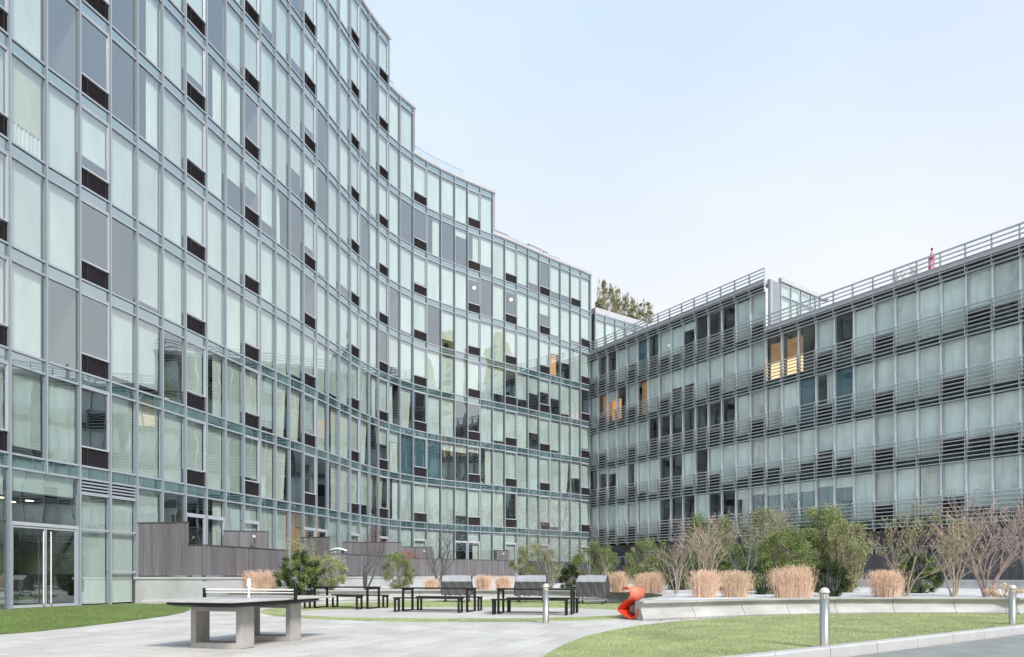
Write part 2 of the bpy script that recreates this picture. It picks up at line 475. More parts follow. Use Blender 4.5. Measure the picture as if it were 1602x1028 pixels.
# lawn outlines decide which pavers can be seen
def ell(cx, cy, rx, ry, n=72, a0=0, a1=2 * pi):
    return [(cx + rx * cos(a0 + (a1 - a0) * i / n), cy + ry * sin(a0 + (a1 - a0) * i / n)) for i in range(n)]
def hit(c):
    # inside the right lawn or left lawn roughly -> hidden
    return False
rest = MB()
cnt = 0
for d, c in pav:
    px = 801 + FPX * c.x / c.y; py = 901 + FPX * HE / c.y
    lawn = (px > 850 and py > 965 + max(0, (1110 - px)) * 0.02 and px > 850 + (1028 - py) * 1.2 and py > 970)
    if cnt < 300 and -20 < px < 1190 and py < 1040 and not lawn:
        o = inst('paver', pms[random.randrange(3)][0], plaza, (c.x, c.y, random.uniform(-0.0015, 0.0015)), PA)
        cnt += 1
    else:
        ca, sa = cos(PA), sin(PA)
        rest.add([(c.x + x * ca - y * sa, c.y + x * sa + y * ca, z) for x, y, z in pms[0][1].v], pms[0][1].f, M['paver%d' % random.randrange(3)])
o = rest.build('paver', None, plaza); o['kind'] = 'stuff'

# ------------------------------------------------------------------ lawns
TZ = 0.012
lawnL = [G(-260, 1040), G(0, 993), G(90, 985), G(180, 975), G(250, 966), G(290, 959.5), G(301, 954.5), G(304, 950.8), G(298, 947.2), G(212, 946.0), (-15.6, 27.0)]
# building side
lawnL = [(-13.2, 9.0)] + [G(-40, 997.5), G(0, 993), G(60, 988), G(120, 981.5), G(180, 974.5), G(230, 968.3), G(262, 963.6), G(285, 959.0), G(296, 955.0), G(299, 951.0), G(296, 947.0)] + [(-12.6, 26.5), (-15.55, 27.1), (-17.6, 20.0), (-19.5, 12.0), (-19.5, 9.0)]
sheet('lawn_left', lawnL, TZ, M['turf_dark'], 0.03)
# right lawn
rl = [G(846, 1031), G(862, 1020), G(885, 1008), G(915, 997), G(950, 988), G(1000, 979.5), G(1050, 973.5), G(1100, 969.3), G(1150, 966.6)]
SEAT = [G(1110, 967.2), G(1180, 964.4), G(1250, 962.5), G(1325, 961.0), G(1400, 960.6), G(1480, 960.6), G(1560, 961.0), G(1620, 961.8), (18.5, 21.2), (23.0, 24.6)]
kin0 = ka - kn * 0.01; kin1 = k1 - kn * 0.01
rlawn = [tuple(k0 + kd * 5.2 - kn * 0.01)] + [(p[0], p[1]) for p in [G(835, 1042)] + rl] + [(p[0], p[1] + 0.35) for p in SEAT[1:]] + [tuple(k1 - kd * 1.0 - kn * 0.01)]
sheet('lawn_right', rlawn, TZ, M['turf'], 0.03)
# picnic ring of turf with a paved centre
RC = (-1.2, 23.2)
outer = ell(RC[0], RC[1], 7.1, 6.95)
sheet('turf_ring', outer, TZ, M['turf'], 0.03)
inner = ell(-1.5, 20.55, 5.25, 3.15)
sheet('picnic_paving', inner, TZ + 0.006, M['paver'], 0.012)

def in_poly(x, y, poly):
    c = False; n = len(poly); j = n - 1
    for i in range(n):
        xi, yi = poly[i]; xj, yj = poly[j]
        if (yi > y) != (yj > y) and x < (xj - xi) * (y - yi) / (yj - yi) + xi: c = not c
        j = i
    return c
def turf_blades(name, poly, n, m, dmax, hmax=0.022, excl=None):
    xs = [p[0] for p in poly]; ys = [p[1] for p in poly]
    b = MB(); i = 0; tries = 0
    y0, y1 = max(8.8, min(ys)), min(dmax, max(ys))
    while i < n and tries < n * 12:
        tries += 1
        # more blades near the camera
        D = y0 * (y1 / y0) ** random.random()
        X = random.uniform(max(min(xs), -0.82 * D), min(max(xs), 0.82 * D))
        if not in_poly(X, D, poly): continue
        if excl and in_poly(X, D, excl): continue
        i += 1
        h = random.uniform(0.4, 1) * hmax; w = 0.0035 * (D / 10) ** 0.8 * 1.5; a = random.uniform(0, 2 * pi)
        lx = random.uniform(-.6, .6) * h; ly = random.uniform(-.6, .6) * h
        b.v += [(X - w * cos(a), D - w * sin(a), TZ - .002), (X + w * cos(a), D + w * sin(a), TZ - .002), (X + lx, D + ly, TZ + h)]
        k = len(b.v); b.f.append([k - 3, k - 2, k - 1]); b.m.append(0)
    o = b.build(name, m); o['kind'] = 'stuff'; tag(o, None, None) if False else None
    return o
o = turf_blades('grass', rlawn, 90000, M['turf_blade'], 20)
o['label'] = 'short mown grass blades of the lawn inside the kerb'; o['category'] = 'grass'
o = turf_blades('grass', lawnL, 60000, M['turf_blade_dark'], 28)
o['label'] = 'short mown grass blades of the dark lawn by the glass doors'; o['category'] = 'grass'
o = turf_blades('grass', outer, 40000, M['turf_blade'], 31, excl=inner)
o['label'] = 'short grass blades of the ring round the picnic tables'; o['category'] = 'grass'

# ------------------------------------------------------------------ seat wall (concave concrete bench wall)
def spline(pts, n):
    """Catmull-Rom through 2D points"""
    P = [Vector(p) for p in pts]
    P = [P[0] * 2 - P[1]] + P + [P[-1] * 2 - P[-2]]
    out = []
    for i in range(1, len(P) - 2):
        for j in range(n):
            t = j / n
            a, b, c, d = P[i - 1], P[i], P[i + 1], P[i + 2]
            out.append(0.5 * ((2 * b) + (c - a) * t + (2 * a - 5 * b + 4 * c - d) * t * t + (3 * b - a - 3 * c + d) * t ** 3))
    out.append(P[-2])
    return out
def sweep(mb, path, prof, mat_=None, closed_prof=True, caps=True):
    """prof: (offset to the right of travel, z)"""
    n = len(prof); base = len(mb.v); k = mb.mi(mat_)
    for i, p in enumerate(path):
        d = (path[min(i + 1, len(path) - 1)] - path[max(i - 1, 0)]).normalized()
        nr = Vector((d.y, -d.x))
        for a, z in prof:
            q = p + nr * a
            mb.v.append((q.x, q.y, z))
    for i in range(len(path) - 1):
        for j in range(n):
            a = base + i * n + j; b = base + i * n + (j + 1) % n
            mb.f.append([a, b, b + n, a + n]); mb.m.append(k)
    if caps:
        mb.f.append([base + j for j in range(n)][::-1]); mb.m.append(k)
        mb.f.append([base + (len(path) - 1) * n + j for j in range(n)]); mb.m.append(k)
SH = 0.485
seatprof = [(0.0, 0.0), (0.02, 0.05), (-0.02, 0.12), (-0.085, 0.22), (-0.11, 0.30), (-0.09, 0.37), (-0.035, 0.425), (0.03, 0.445), (0.03, SH), (-0.42, SH), (-0.42, 0.0)]
# offsets: positive = towards the plaza (front); travel from left to right -> front is on the right-hand side
SEATP = [Vector(p) for p in [G(1006, 971.2), G(1030, 970.6), G(1062, 969.3)] + SEAT]
seat_path = spline([tuple(p) for p in SEATP], 5)
sw = thing('seat_wall', 'long curved concave concrete seat wall along the back of the right lawn', 'seat wall')
# split into cast panels with narrow joints
acc = 0; start = 0; panels = []
for i in range(1, len(seat_path)):
    acc += (seat_path[i] - seat_path[i - 1]).length
    if acc > 1.55 or i == len(seat_path) - 1:
        panels.append((start, i)); start = i; acc = 0
for a, b in panels:
    seg = [p.copy() for p in seat_path[a:b + 1]]
    d = (seg[-1] - seg[-2]).normalized(); seg[-1] = seg[-1] - d * 0.014
    m_ = MB(); sweep(m_, seg, seatprof); m_.build('wall_panel', M['seat_conc'], sw)
# back arc round the picnic lawn, from the left terrace to the hidden end by the orange chair
back_pts = [(-12.4, 27.3), (-10.8, 28.6), (-8.6, 29.6), (-6.0, 30.1), (-3.0, 30.5), (0.0, 30.45), (2.6, 29.6), (4.4, 27.8), (5.3, 25.4), (5.2, 22.8), (4.5, 20.4), (3.55, 18.6)]
bp_ = spline(back_pts, 5)
sw2 = thing('seat_wall', 'low curved concrete seat wall behind the picnic tables and grills', 'seat wall')
start = 0; acc = 0; panels = []
for i in range(1, len(bp_)):
    acc += (bp_[i] - bp_[i - 1]).length
    if acc > 2.0 or i == len(bp_) - 1:
        panels.append((start, i)); start = i; acc = 0
for a, b in panels:
    seg = [p.copy() for p in bp_[a:b + 1]]
    d = (seg[-1] - seg[-2]).normalized(); seg[-1] = seg[-1] - d * 0.014
    m_ = MB(); sweep(m_, seg, seatprof); m_.build('wall_panel', M['seat_conc'], sw2)
# gravel bed behind both walls
def offs(path, a):
    o = []
    for i, p in enumerate(path):
        d = (path[min(i + 1, len(path) - 1)] - path[max(i - 1, 0)]).normalized()
        o.append((p.x + d.y * a, p.y - d.x * a))
    return o
bedpoly = offs(bp_, -0.40) + [(3.25, 17.55)] + offs(seat_path, -0.40) + [(29, 31), (44, 64), (-10, 64), (-14, 46), (-16, 32), (-12.6, 28.4)]
sheet('gravel_bed', bedpoly, 0.47, M['gravel'])
b_ = MB()     # rounded nose joining both walls where they meet
b_.box((3.42, 18.1, 0.24), (0.20, 0.55, 0.235), radians(-12))
b_.build('wall_panel', M['seat_conc'], sw2)

# ------------------------------------------------------------------ curved glass building (left)
LP = [(-16.909,22.308),(-16.591,23.618),(-16.196,24.836),(-15.797,26.057),(-15.431,27.269),(-15.067,28.562),(-14.716,29.856),(-14.362,31.137),(-14.003,32.384),(-13.624,33.639),(-13.249,34.840),(-12.870,36.049),(-12.506,37.234),(-12.130,38.507),(-11.767,39.810),(-11.431,41.080),(-11.078,42.450),(-10.711,43.820),(-10.356,45.027),(-9.960,46.203),(-9.542,47.255),(-9.019,48.347),(-8.371,49.465),(-7.559,50.618),(-6.653,51.673),(-5.650,52.650),(-4.637,53.518),(-3.654,54.291),(-2.662,55.038),(-1.658,55.793),(-0.637,56.585),(0.375,57.410),(1.373,58.266),(2.389,59.165),(3.383,60.034),(4.390,60.872),(5.395,61.657),(6.412,62.437),(7.398,63.326)]
LP = [Vector(p) for p in LP]
NX = 4                                       # extra bays towards the camera, outside the frame
d_ = Vector((0.26, 1.27))
LP = [LP[0] - d_ * k for k in range(NX, 0, -1)] + LP
NB = len(LP) - 1
def zL(n): return K(1.043 + n)
def zU(n): return K(1.179 + n)
def roofn(i):
    """index of the top band over bay i (i counts from the first bay at the photograph's left edge)"""
    return 10 if i < 21 else 9 if i < 23 else 8 if i < 29 else 7
def ztop(i): return zU(roofn(i)) + 0.27
ACB = {-1, 2, 6, 9, 13, 17, 20, 23, 27, 30, 33, 37}

tower = thing('apartment_building', 'tall curving glass apartment building stepping down towards the corner', 'building')
def unit_box_frame(name, m, w, h, th=0.06, d0=-0.05, d1=0.04, inner=None):
    """window frame ring in unit x (0..1) and z (0..1) for an opening w x h"""
    b = MB(); tx = th / w; tz = th / h
    b.bx(0, tx, d0, d1, 0, 1); b.bx(1 - tx, 1, d0, d1, 0, 1)
    b.bx(tx, 1 - tx, d0, d1, 0, tz); b.bx(tx, 1 - tx, d0, d1, 1 - tz, 1)
    return b.mesh(name, m)
pane_mb = MB(); pane_mb.add([(0, 0, 0), (1, 0, 0), (1, 0, 1), (0, 0, 1)], [[0, 1, 2, 3]])
me_pane = pane_mb.mesh('window', M['glass'])
me_pane_w = pane_mb.mesh('window', M['glass_wing'])
me_span = pane_mb.mesh('spandrel_panel', M['spandrel'])
me_frame = unit_box_frame('frame', M['alu_white'], 1.3, 2.2, 0.055)
me_frame_d = unit_box_frame('frame', M['alu_white'], 1.3, 2.6, 0.085)
def blind_mesh(m):
    b = MB(); b.bx(0.03, 0.965, 0.15, 0.158, 0, 1); b.bx(0.03, 0.965, 0.13, 0.175, -0.006, 0.006)
    return b.mesh('blind', m)
me_bl = {k: blind_mesh(M[k]) for k in ('blind', 'blind2', 'blind_blue', 'blind_wing')}
def curtain_mesh(m, x0, x1, flare=0.0, n=None):
    b = MB(); n = n or int(34 * (x1 - x0)) + 4
    ph = random.uniform(0, 6)
    for j in range(5):
        z = 1 - j / 4
        for i in range(n + 1):
            t = i / n; x = x0 + (x1 - x0) * (t * (1 - flare * (1 - z)))
            y = 0.17 + 0.028 * sin(ph + t * n * 1.5) + 0.012 * sin(ph * 2 + t * n * 0.55 + z)
            b.v.append((x, y, z))
    for j in range(4):
        for i in range(n):
            a = j * (n + 1) + i
            b.f.append([a, a + 1, a + n + 2, a + n + 1]); b.m.append(0)
    return b.mesh('curtain', m, smooth=True)
me_cu = [curtain_mesh(M['curtain'], 0.04, 0.96), curtain_mesh(M['curtain'], 0.04, 0.96, 0.18), curtain_mesh(M['curtain'], 0.5, 0.96), curtain_mesh(M['curtain'], 0.04, 0.5, -0.15),
         curtain_mesh(M['curtain_tan'], 0.04, 0.62, 0.2), curtain_mesh(M['curtain'], 0.32, 0.96), curtain_mesh(M['lace'], 0.04, 0.96)]
def vent_mesh(name='vent_panel'):
    b = MB(); b.bx(0, 1, 0.02, 0.05, 0, 1, M['louver_dark'])
    for j in range(9):
        z = (j + 0.5) / 9
        b.add([(0, 0.018, z - 0.03), (1, 0.018, z - 0.03), (1, -0.012, z - 0.05), (0, -0.012, z - 0.05)], [[0, 1, 2, 3]], M['louver_dark'])
    for x in (0.26, 0.88):
        b.bx(x, x + 0.018, -0.02, 0.02, 0, 1, M['louver_dark'])
    return b.mesh(name)
me_vent = vent_mesh()
b_ = MB(); b_.bx(-.02, .02, 0, 1, 0, 1); me_pane_tw = b_.mesh('window', M['dark_glass'])
def lit_mesh(m):
    b = MB(); b.bx(0.02, 0.98, .50, .53, 0, 1); return b.mesh('lit_room', m)
me_lit = {k: lit_mesh(M[k]) for k in ('warm', 'warm2', 'warm3', 'warm4')}
sm_ = MB(); sm_.lathe([(0.01, -0.12), (0.09, -0.08), (0.12, 0), (0.09, 0.08), (0.01, 0.12)], n=10)
me_lamp = sm_.mesh('pendant_lamp', M['lamp'], smooth=True)

def px_of(p, z):
    return 801 + FPX * p.x / p.y, 901 - FPX * (z - HE) / p.y
def px_size(p, q, z0, z1):
    """visible size in photo pixels of a facade rectangle, 0 when outside the frame"""
    if p.y < 3 or q.y < 3: return 0
    x0, a0 = px_of(p, z0); x1, _ = px_of(q, z0); _, a1 = px_of(p, z1); _, b1 = px_of(q, z1)
    xa, xb = max(0, min(x0, x1)), min(1602, max(x0, x1))
    ya, yb = max(0, min(a1, b1)), min(1028, max(a0, a0))
    if xb - xa < 2 or yb - ya < 2: return 0
    return (xb - xa) * (yb - ya)

class Facade:
    """collects windows, spandrels, vents; the 300 largest of each become parts, the rest one part each"""
    def __init__(s, root, pane): s.root = root; s.items = []; s.pane = pane
    def add(s, kind, p, q, z0, z1, kids=(), me=None):
        s.items.append((px_size(p, q, z0, z1), kind, p, q, z0, z1, kids, me))
    def build(s):
        for kind in sorted({it[1] for it in s.items}):
            L = sorted([it for it in s.items if it[1] == kind], key=lambda t: -t[0])
            big = [it for it in L[:300] if it[0] > 0]; small = L[len(big):]
            for it in big:
                _, _, p, q, z0, z1, kids, me = it
                d = q - p; w = d.length; rz = atan2(d.y, d.x)
                o = inst(kind, me, s.root, (p.x, p.y, z0), rz, (w, 1, z1 - z0))
                for (kn_, kme, kx, kz, ksx, ksz) in kids:
                    inst(kn_, kme, o, (kx, 0, kz), 0, (ksx, 1, ksz))
            if small:
                b = MB(); kb_ = MB()
                for it in small:
                    _, _, p, q, z0, z1, kids, me = it
                    d = q - p; w = d.length; t = d / w; nn = Vector((-t.y, t.x)); h = z1 - z0
                    def tr(v, kx=0, kz=0, sx=1, sz=1):
                        x = (v[0] * sx + kx) * w; z = (v[2] * sz + kz) * h; y = v[1]
                        return (p.x + t.x * x + nn.x * y, p.y + t.y * x + nn.y * y, z0 + z)
                    b.add([tr(v.co) for v in me.vertices], [list(f.vertices) for f in me.polygons], me.materials[0])
                    for (kn_, kme, kx, kz, ksx, ksz) in kids:
                        b.add([tr(v.co, kx, kz, ksx, ksz) for v in kme.vertices], [list(f.vertices) for f in kme.polygons], kme.materials[0])
                o = b.build(kind, None, s.root); o['kind'] = 'stuff'

FA = Facade(tower, me_pane)
def blind_kids(kind, z=1.0, frac=1.0):
    return [('blind', me_bl[kind], 0, z - frac, 1, frac)]
def fill(kind):
    """children of a window by code"""
    r = random.random
    if kind == 'full': return blind_kids('blind', 1, 1)
    if kind == 'nofill': return []
    if kind == 'p90': return blind_kids('blind', 1, 0.90)
    if kind == 'p75': return blind_kids('blind', 1, 0.75)
    if kind == 'p50': return blind_kids('blind', 1, 0.5)
    if kind == 'p20': return blind_kids('blind', 1, 0.2)
    if kind == 'blue': return blind_kids('blind_blue', 1, 1)
    if kind == 'cream': return blind_kids('blind2', 1, 0.72) + [('curtain', me_cu[0], 0, 0, 1, 0.30)]
    if kind == 'cur': return [('curtain', me_cu[0], 0, 0, 1, 1)]
    if kind == 'cur1': return [('curtain', me_cu[1], 0, 0, 1, 1)]
    if kind == 'half': return [('curtain', me_cu[2], 0, 0, 1, 1)]
    if kind == 'halfl': return [('curtain', me_cu[3], 0, 0, 1, 1)]
    if kind == 'tan': return [('curtain', me_cu[4], 0, 0, 1, 1)]
    if kind == 'lace': return blind_kids('blind', 1, 0.24) + [('curtain', me_cu[6], 0, 0, 1, 0.77)]
    if kind == 'dooropen': return blind_kids('blind', 1, 0.25) + [('curtain', me_cu[5], 0, 0, 1, 0.75)]
    if kind == 'lit': return [('lit_room', me_lit['warm'], 0, 0.1, 1, 0.65)] + blind_kids('blind', 1, 0.3)
    if kind == 'lit2': return [('lit_room', me_lit['warm2'], 0, 0.0, 1, 0.42), ('lit_room', me_lit['warm4'], 0, 0.42, 1, 0.5)]
    if kind == 'wood': return [('lit_room', me_lit['warm4'], 0, 0, 1, 1)]
    if kind == 'red': return [('lit_room', me_lit['warm3'], 0, 0, 1, 1)]
    if kind == 'lamp': return [('pendant_lamp', me_lamp, 0.55, 0.6, 1 / 1.3, 0.45)] + blind_kids('blind', 1, 0.12)
    return []
spec = {  # (bay, storey): what hangs in the window, read from the photograph
 (0,0):'p90',(0,1):'full',(0,2):'full',(0,3):'cream',(0,4):'full',(0,5):'full',
 (1,0):'full',(1,1):'nofill',(1,2):'full',(1,3):'full',(1,4):'nofill',
 (2,0):'nofill',(2,1):'nofill',(2,2):'nofill',(2,3):'p75',(2,4):'nofill',(2,5):'nofill',
 (3,0):'full',(3,1):'p90',(3,2):'nofill',(3,3):'full',(3,4):'nofill',(3,5):'nofill',
 (4,0):'full',(4,1):'p90',(4,2):'p90',(4,3):'full',(4,4):'half',(4,5):'half',
 (5,0):'full',(5,1):'nofill',(5,2):'full',(5,3):'full',(5,4):'full',(5,5):'full',
 (6,0):'full',(6,1):'full',(6,2):'full',(6,3):'full',(6,4):'full',(6,5):'p75',
 (7,0):'full',(7,1):'half',(7,2):'full',(7,3):'full',(7,4):'full',(7,5):'half',(7,6):'nofill',
 (8,0):'full',(8,1):'full',(8,4):'p50',(8,5):'cur',(9,5):'nofill',(9,4):'p50',
 (10,1):'p90',(10,4):'p75',(11,1):'cur1',(12,1):'cur1',(11,4):'halfl',(12,4):'nofill',(13,4):'p75',(12,5):'p50',(13,5):'cur',(13,6):'p75',
 (10,0):'cur',(11,0):'cur1',(12,0):'nofill',(13,0):'nofill',(14,0):'nofill',(15,0):'half',(16,0):'cur',(15,1):'half',(14,5):'nofill',
 (14,1):'full',(16,1):'cur',(17,1):'full',(18,1):'cur1',(19,1):'nofill',(20,1):'p50',(21,1):'dooropen',(19,0):'tan',(20,0):'tan',(21,0):'half',
 (18,2):'full',(19,2):'half',(20,2):'full',(21,2):'halfl',(22,2):'cur1',(22,1):'blue',(23,1):'blue',(24,1):'blue',(23,2):'nofill',
 (25,1):'p20',(26,1):'p20',(27,1):'p20',(28,1):'half',(28,2):'full',(29,2):'p90',(27,2):'nofill',(26,2):'nofill',
 (22,6):'nofill',(22,5):'full',(23,6):'nofill',(24,6):'half',(25,6):'nofill',(26,6):'p20',(27,6):'half',(28,6):'p75',(27,5):'lamp',(28,5):'nofill',(25,5):'full',
 (21,4):'nofill',(21,5):'full',(29,3):'p75',(30,3):'nofill',(31,3):'p75',(32,3):'p50',(33,3):'p50',(34,3):'p50',(35,3):'p90',(36,3):'full',(37,3):'nofill',
 (32,2):'p50',(34,2):'p90',(35,2):'full',(36,1):'p50',(34,4):'lit',(35,4):'p50',(33,5):'p50',(30,5):'lamp',(31,6):'p90',(32,6):'p75',(34,6):'p75',
}
for bi in range(NB):
    i = bi - NX
    p, q = LP[bi], LP[bi + 1]
    d = (q - p).normalized()
    rn = roofn(i)
    for n in range(rn + 1):
        FA.add('spandrel_panel', p, q, zL(n) + .03, zU(n) - .03, (), me_span)
    for n in range(rn):
        ac = (i in ACB) or (i == 36 and n == 6 and False)
        if n == rn - 1 and i in (36, 37): ac = (i == 36)
        z0, z1 = zU(n) + .03, zL(n + 1) - .03
        key = (i, n)
        if key in spec: k = spec[key]
        else:
            r = random.random()
            if n <= 2: k = 'full' if r < .62 else 'cur' if r < .74 else 'p90' if r < .84 else 'cur1' if r < .88 else 'p75' if r < .95 else 'nofill'
            else: k = 'full' if r < .70 else 'cur' if r < .80 else 'p75' if r < .87 else 'p90' if r < .96 else 'nofill'
        kids = fill(k)
        if ac:
            FA.add('vent_panel', p + d * .03, q - d * .03, z0, z0 + .66, (), me_vent)
            kids = kids + [('frame', me_frame, 0.02, 0, 0.96, 1)]
            FA.add('window', p, q, z0 + .68, z1, kids, me_pane)
        else:
            FA.add('window', p, q, z0, z1, kids, me_pane)
# ground storey
gspec = {4:'full',5:'nofill',6:'nofill',7:'half',8:'full',9:'full',10:'full',11:'full',12:'wood',13:'wood',14:'wood',15:'full',19:'red',20:'red',26:'nofill',27:'full'}
for bi in range(NB):
    i = bi - NX; p, q = LP[bi], LP[bi + 1]; d = (q - p).normalized()
    zt = zL(0) - .03
    if i in (0, 1): continue
    if i < 4:
        if i < 0:
            FA.add('window', p, q, 0.05, 2.9, fill('nofill'), me_pane); FA.add('window', p, q, 2.98, zt, fill('p50'), me_pane)
        else:
            sp = [0.05, 2.88] if i == 2 else [0.05, 1.28, 2.88]
            zz = sp + [zt - .55]
            for a, b in zip(zz[:-1], zz[1:]):
                FA.add('window', p, q, a + .03, b - .03, fill('full'), me_pane)
        continue
    kk = gspec.get(i, 'full')
    if i in (6, 7, 13, 14, 26, 27) or i in ACB:
        FA.add('window', p, q, 3.98, zt, fill(kk), me_pane)
        fr_ = [('frame', me_frame_d, 0.03, 0, 0.94, 1)] if i not in (9, 17, 23, 30, 33) else [('frame', me_frame_d, 0.03, 0, 0.94, 1)]
        FA.add('window', p, q, 1.2, 3.90, fill('half' if i in (7, 27) else 'nofill' if i in (6, 26) else kk) + fr_, me_pane)
    else:
        FA.add('window', p, q, 1.2, zt, fill(kk), me_pane)
FA.build()

# mullions
for j, p in enumerate(LP):
    i = j - NX
    zt = max(ztop(i - 1), ztop(i)) if 0 < j < NB else ztop(min(i, 37))
    if i == 21: zt = ztop(20)
    a = LP[max(j - 1, 0)]; c = LP[min(j + 1, NB)]
    rz = atan2((c - a).y, (c - a).x)
    b = MB()
    z0 = 0.0 if i != 1 else zL(0) - .05
    w = 0.030
    b.box((0, -0.04, (z0 + zt - 0.2) / 2), (w, 0.075, (zt - 0.2 - z0) / 2), 0, M['alu_dark'])
    b.box((0, -0.119, (z0 + zt - 0.2) / 2), (w * 0.55, 0.006, (zt - 0.2 - z0) / 2), 0, M['alu'])
    o = b.build('mullion', None, tower); o.location = (p.x, p.y, 0); o.rotation_euler = (0, 0, rz)
# transoms, floor slabs
def run_for(n):
    js = [bi for bi in range(NB) if roofn(bi - NX) >= n]
    return LP[:max(js) + 2]
for n in range(11):
    path = run_for(n)
    for z in (zL(n), zU(n)):
        b = MB(); sweep(b, path, [(0.055, z - .035), (0.055, z + .035), (-0.06, z + .035), (-0.06, z - .035)], M['alu'])
        b.build('transom', None, tower)
    b = MB(); sweep(b, path, [(-0.09, zL(n) + .05), (-0.09, zU(n) - .05), (-4.2, zU(n) - .05), (-4.2, zL(n) + .05)], M['slab'])
    b.build('floor_slab', None, tower)
b = MB(); sweep(b, LP[NX + 4:], [(0.055, 1.10), (0.055, 1.2), (-0.06, 1.2), (-0.06, 1.10)], M['alu']); b.build('sill', None, tower)
b = MB(); sweep(b, LP[NX + 4:], [(-0.02, -0.2), (-0.02, 1.10), (-4.2, 1.15), (-4.2, -0.2)], M['slab']); b.build('plinth', None, tower)
b = MB(); sweep(b, LP[:NX + 5], [(0.02, -0.2), (0.02, 0.02), (-4.2, 0.02), (-4.2, -0.2)], M['slab']); b.build('plinth', None, tower)
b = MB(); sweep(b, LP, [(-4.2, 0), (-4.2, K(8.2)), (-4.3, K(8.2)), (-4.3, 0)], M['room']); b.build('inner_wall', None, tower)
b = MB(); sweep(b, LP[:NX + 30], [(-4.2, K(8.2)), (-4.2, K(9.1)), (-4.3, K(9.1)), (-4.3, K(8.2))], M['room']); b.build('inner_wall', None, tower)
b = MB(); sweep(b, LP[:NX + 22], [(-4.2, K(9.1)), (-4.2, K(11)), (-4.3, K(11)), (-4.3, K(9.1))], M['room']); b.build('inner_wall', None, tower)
for bi in list(range(2, NB, 4)):
    i = bi - NX; p = LP[bi]; t = (LP[bi + 1] - LP[bi]).normalized(); nn = Vector((-t.y, t.x))
    c = p + nn * 2.2 + t * 0.02
    b = MB(); h = zU(roofn(i)) - .1
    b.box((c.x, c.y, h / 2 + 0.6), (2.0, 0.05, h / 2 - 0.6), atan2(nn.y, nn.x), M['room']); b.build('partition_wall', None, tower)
# roofs, copings, stepped end walls
secs = [(0, NX + 21, 10), (NX + 21, NX + 23, 9), (NX + 23, NX + 29, 8), (NX + 29, NB, 7)]
for a, c, n in secs:
    z = zU(n)
    path = [p.copy() for p in LP[a:c + 1]]
    d = (path[-1] - path[-2]).normalized()
    path.append(path[-1] + d * 0.28)
    b = MB(); sweep(b, path, [(0.10, z + .05), (0.10, z + .27), (-0.30, z + .27), (-0.30, z + .05)], M['coping']); b.build('coping', None, tower)
    b = MB(); sweep(b, path, [(-0.12, z + .0), (-0.12, z + .16), (-10, z + .16), (-10, z + .0)], M['coping']); b.build('roof', None, tower)
    # end wall facing the lower roof
    nn = Vector((-d.y, d.x)); zl = zU(n - 1) + .27 if n > 7 else 0
    e0 = LP[c] + d * 0.20
    cc = e0 + nn * 5.06
    b = MB(); b.box((cc.x, cc.y, (zl + z) / 2), (5.0, 0.12, (z - zl) / 2), atan2(nn.y, nn.x), M['wall_grey'])
    e1 = LP[c] + d * 0.36 + nn * 0.5
    if n > 7: b.box((e1.x, e1.y, (zl + z - .5) / 2), (0.14, 0.14, (z - .5 - zl) / 2), atan2(nn.y, nn.x), M['wall_grey'])
    b.build('end_wall', None, tower)
# roof railings with glass infill on the lower steps
def railing(path, z, h, m_post=M['alu_white']):
    r = thing_part = bpy.data.objects.new('roof_railing', None); COL.objects.link(r); r.parent = tower
    b = MB(); sweep(b, path, [(0.02, z + h), (0.02, z + h + .04), (-0.02, z + h + .04), (-0.02, z + h)], m_post); b.build('handrail', None, r)
    b = MB(); sweep(b, path, [(0.006, z), (0.006, z + h), (-0.006, z + h), (-0.006, z)], M['rail_glass']); b.build('glass_panel', None, r)
    b = MB()
    for i in range(0, len(path)):
        b.box((path[i].x, path[i].y, z + h / 2), (.02, .02, h / 2), 0, m_post)
    b.build('post', None, r)
def inset(pts, a): return [Vector(t) for t in offs(pts, a)]
railing(inset(LP[NX + 21:NX + 23], -0.6), zU(9) + .27, .95)
railing(inset(LP[NX + 23:NX + 28], -0.6), zU(8) + .27, .95)
railing(inset(LP[NX + 29:NX + 38], -1.3), zU(7) + .27, .95)
for (pxx, w, h, kd_) in ((798, 1.5, .62, 0), (818, .35, .75, 1), (842, 1.6, .65, 0), (862, .5, .62, 0), (888, 1.7, .75, 2)):
    k = min(range(NB), key=lambda j: abs(801 + FPX * LP[j].x / LP[j].y - pxx))
    t = (LP[k + 1] - LP[k]).normalized(); nn = Vector((-t.y, t.x)); c = LP[k] + nn * 0.95
    z0 = zU(7) + .2
    b = MB()
    if kd_ == 0: b.box((0, 0, h / 2), (w / 2, .5, h / 2 - .04)); b.box((0, 0, h - .03), (w / 2 + .05, .55, .03))
    elif kd_ == 1: b.lathe([(.12, 0), (.12, .5), (.19, .52), (.19, .66), (.06, h)], n=12)
    else: b.tube([(-w / 2, 0, h / 2), (-w / 2 + .15, 0, h * .55), (w / 2 - .15, 0, h * .55), (w / 2, 0, h / 2)], [.2, .42, .42, .2], 10)
    o = b.build('roof_vent', M['coping'], tower); o.location = (c.x, c.y, z0); o.rotation_euler = (0, 0, atan2(t.y, t.x))

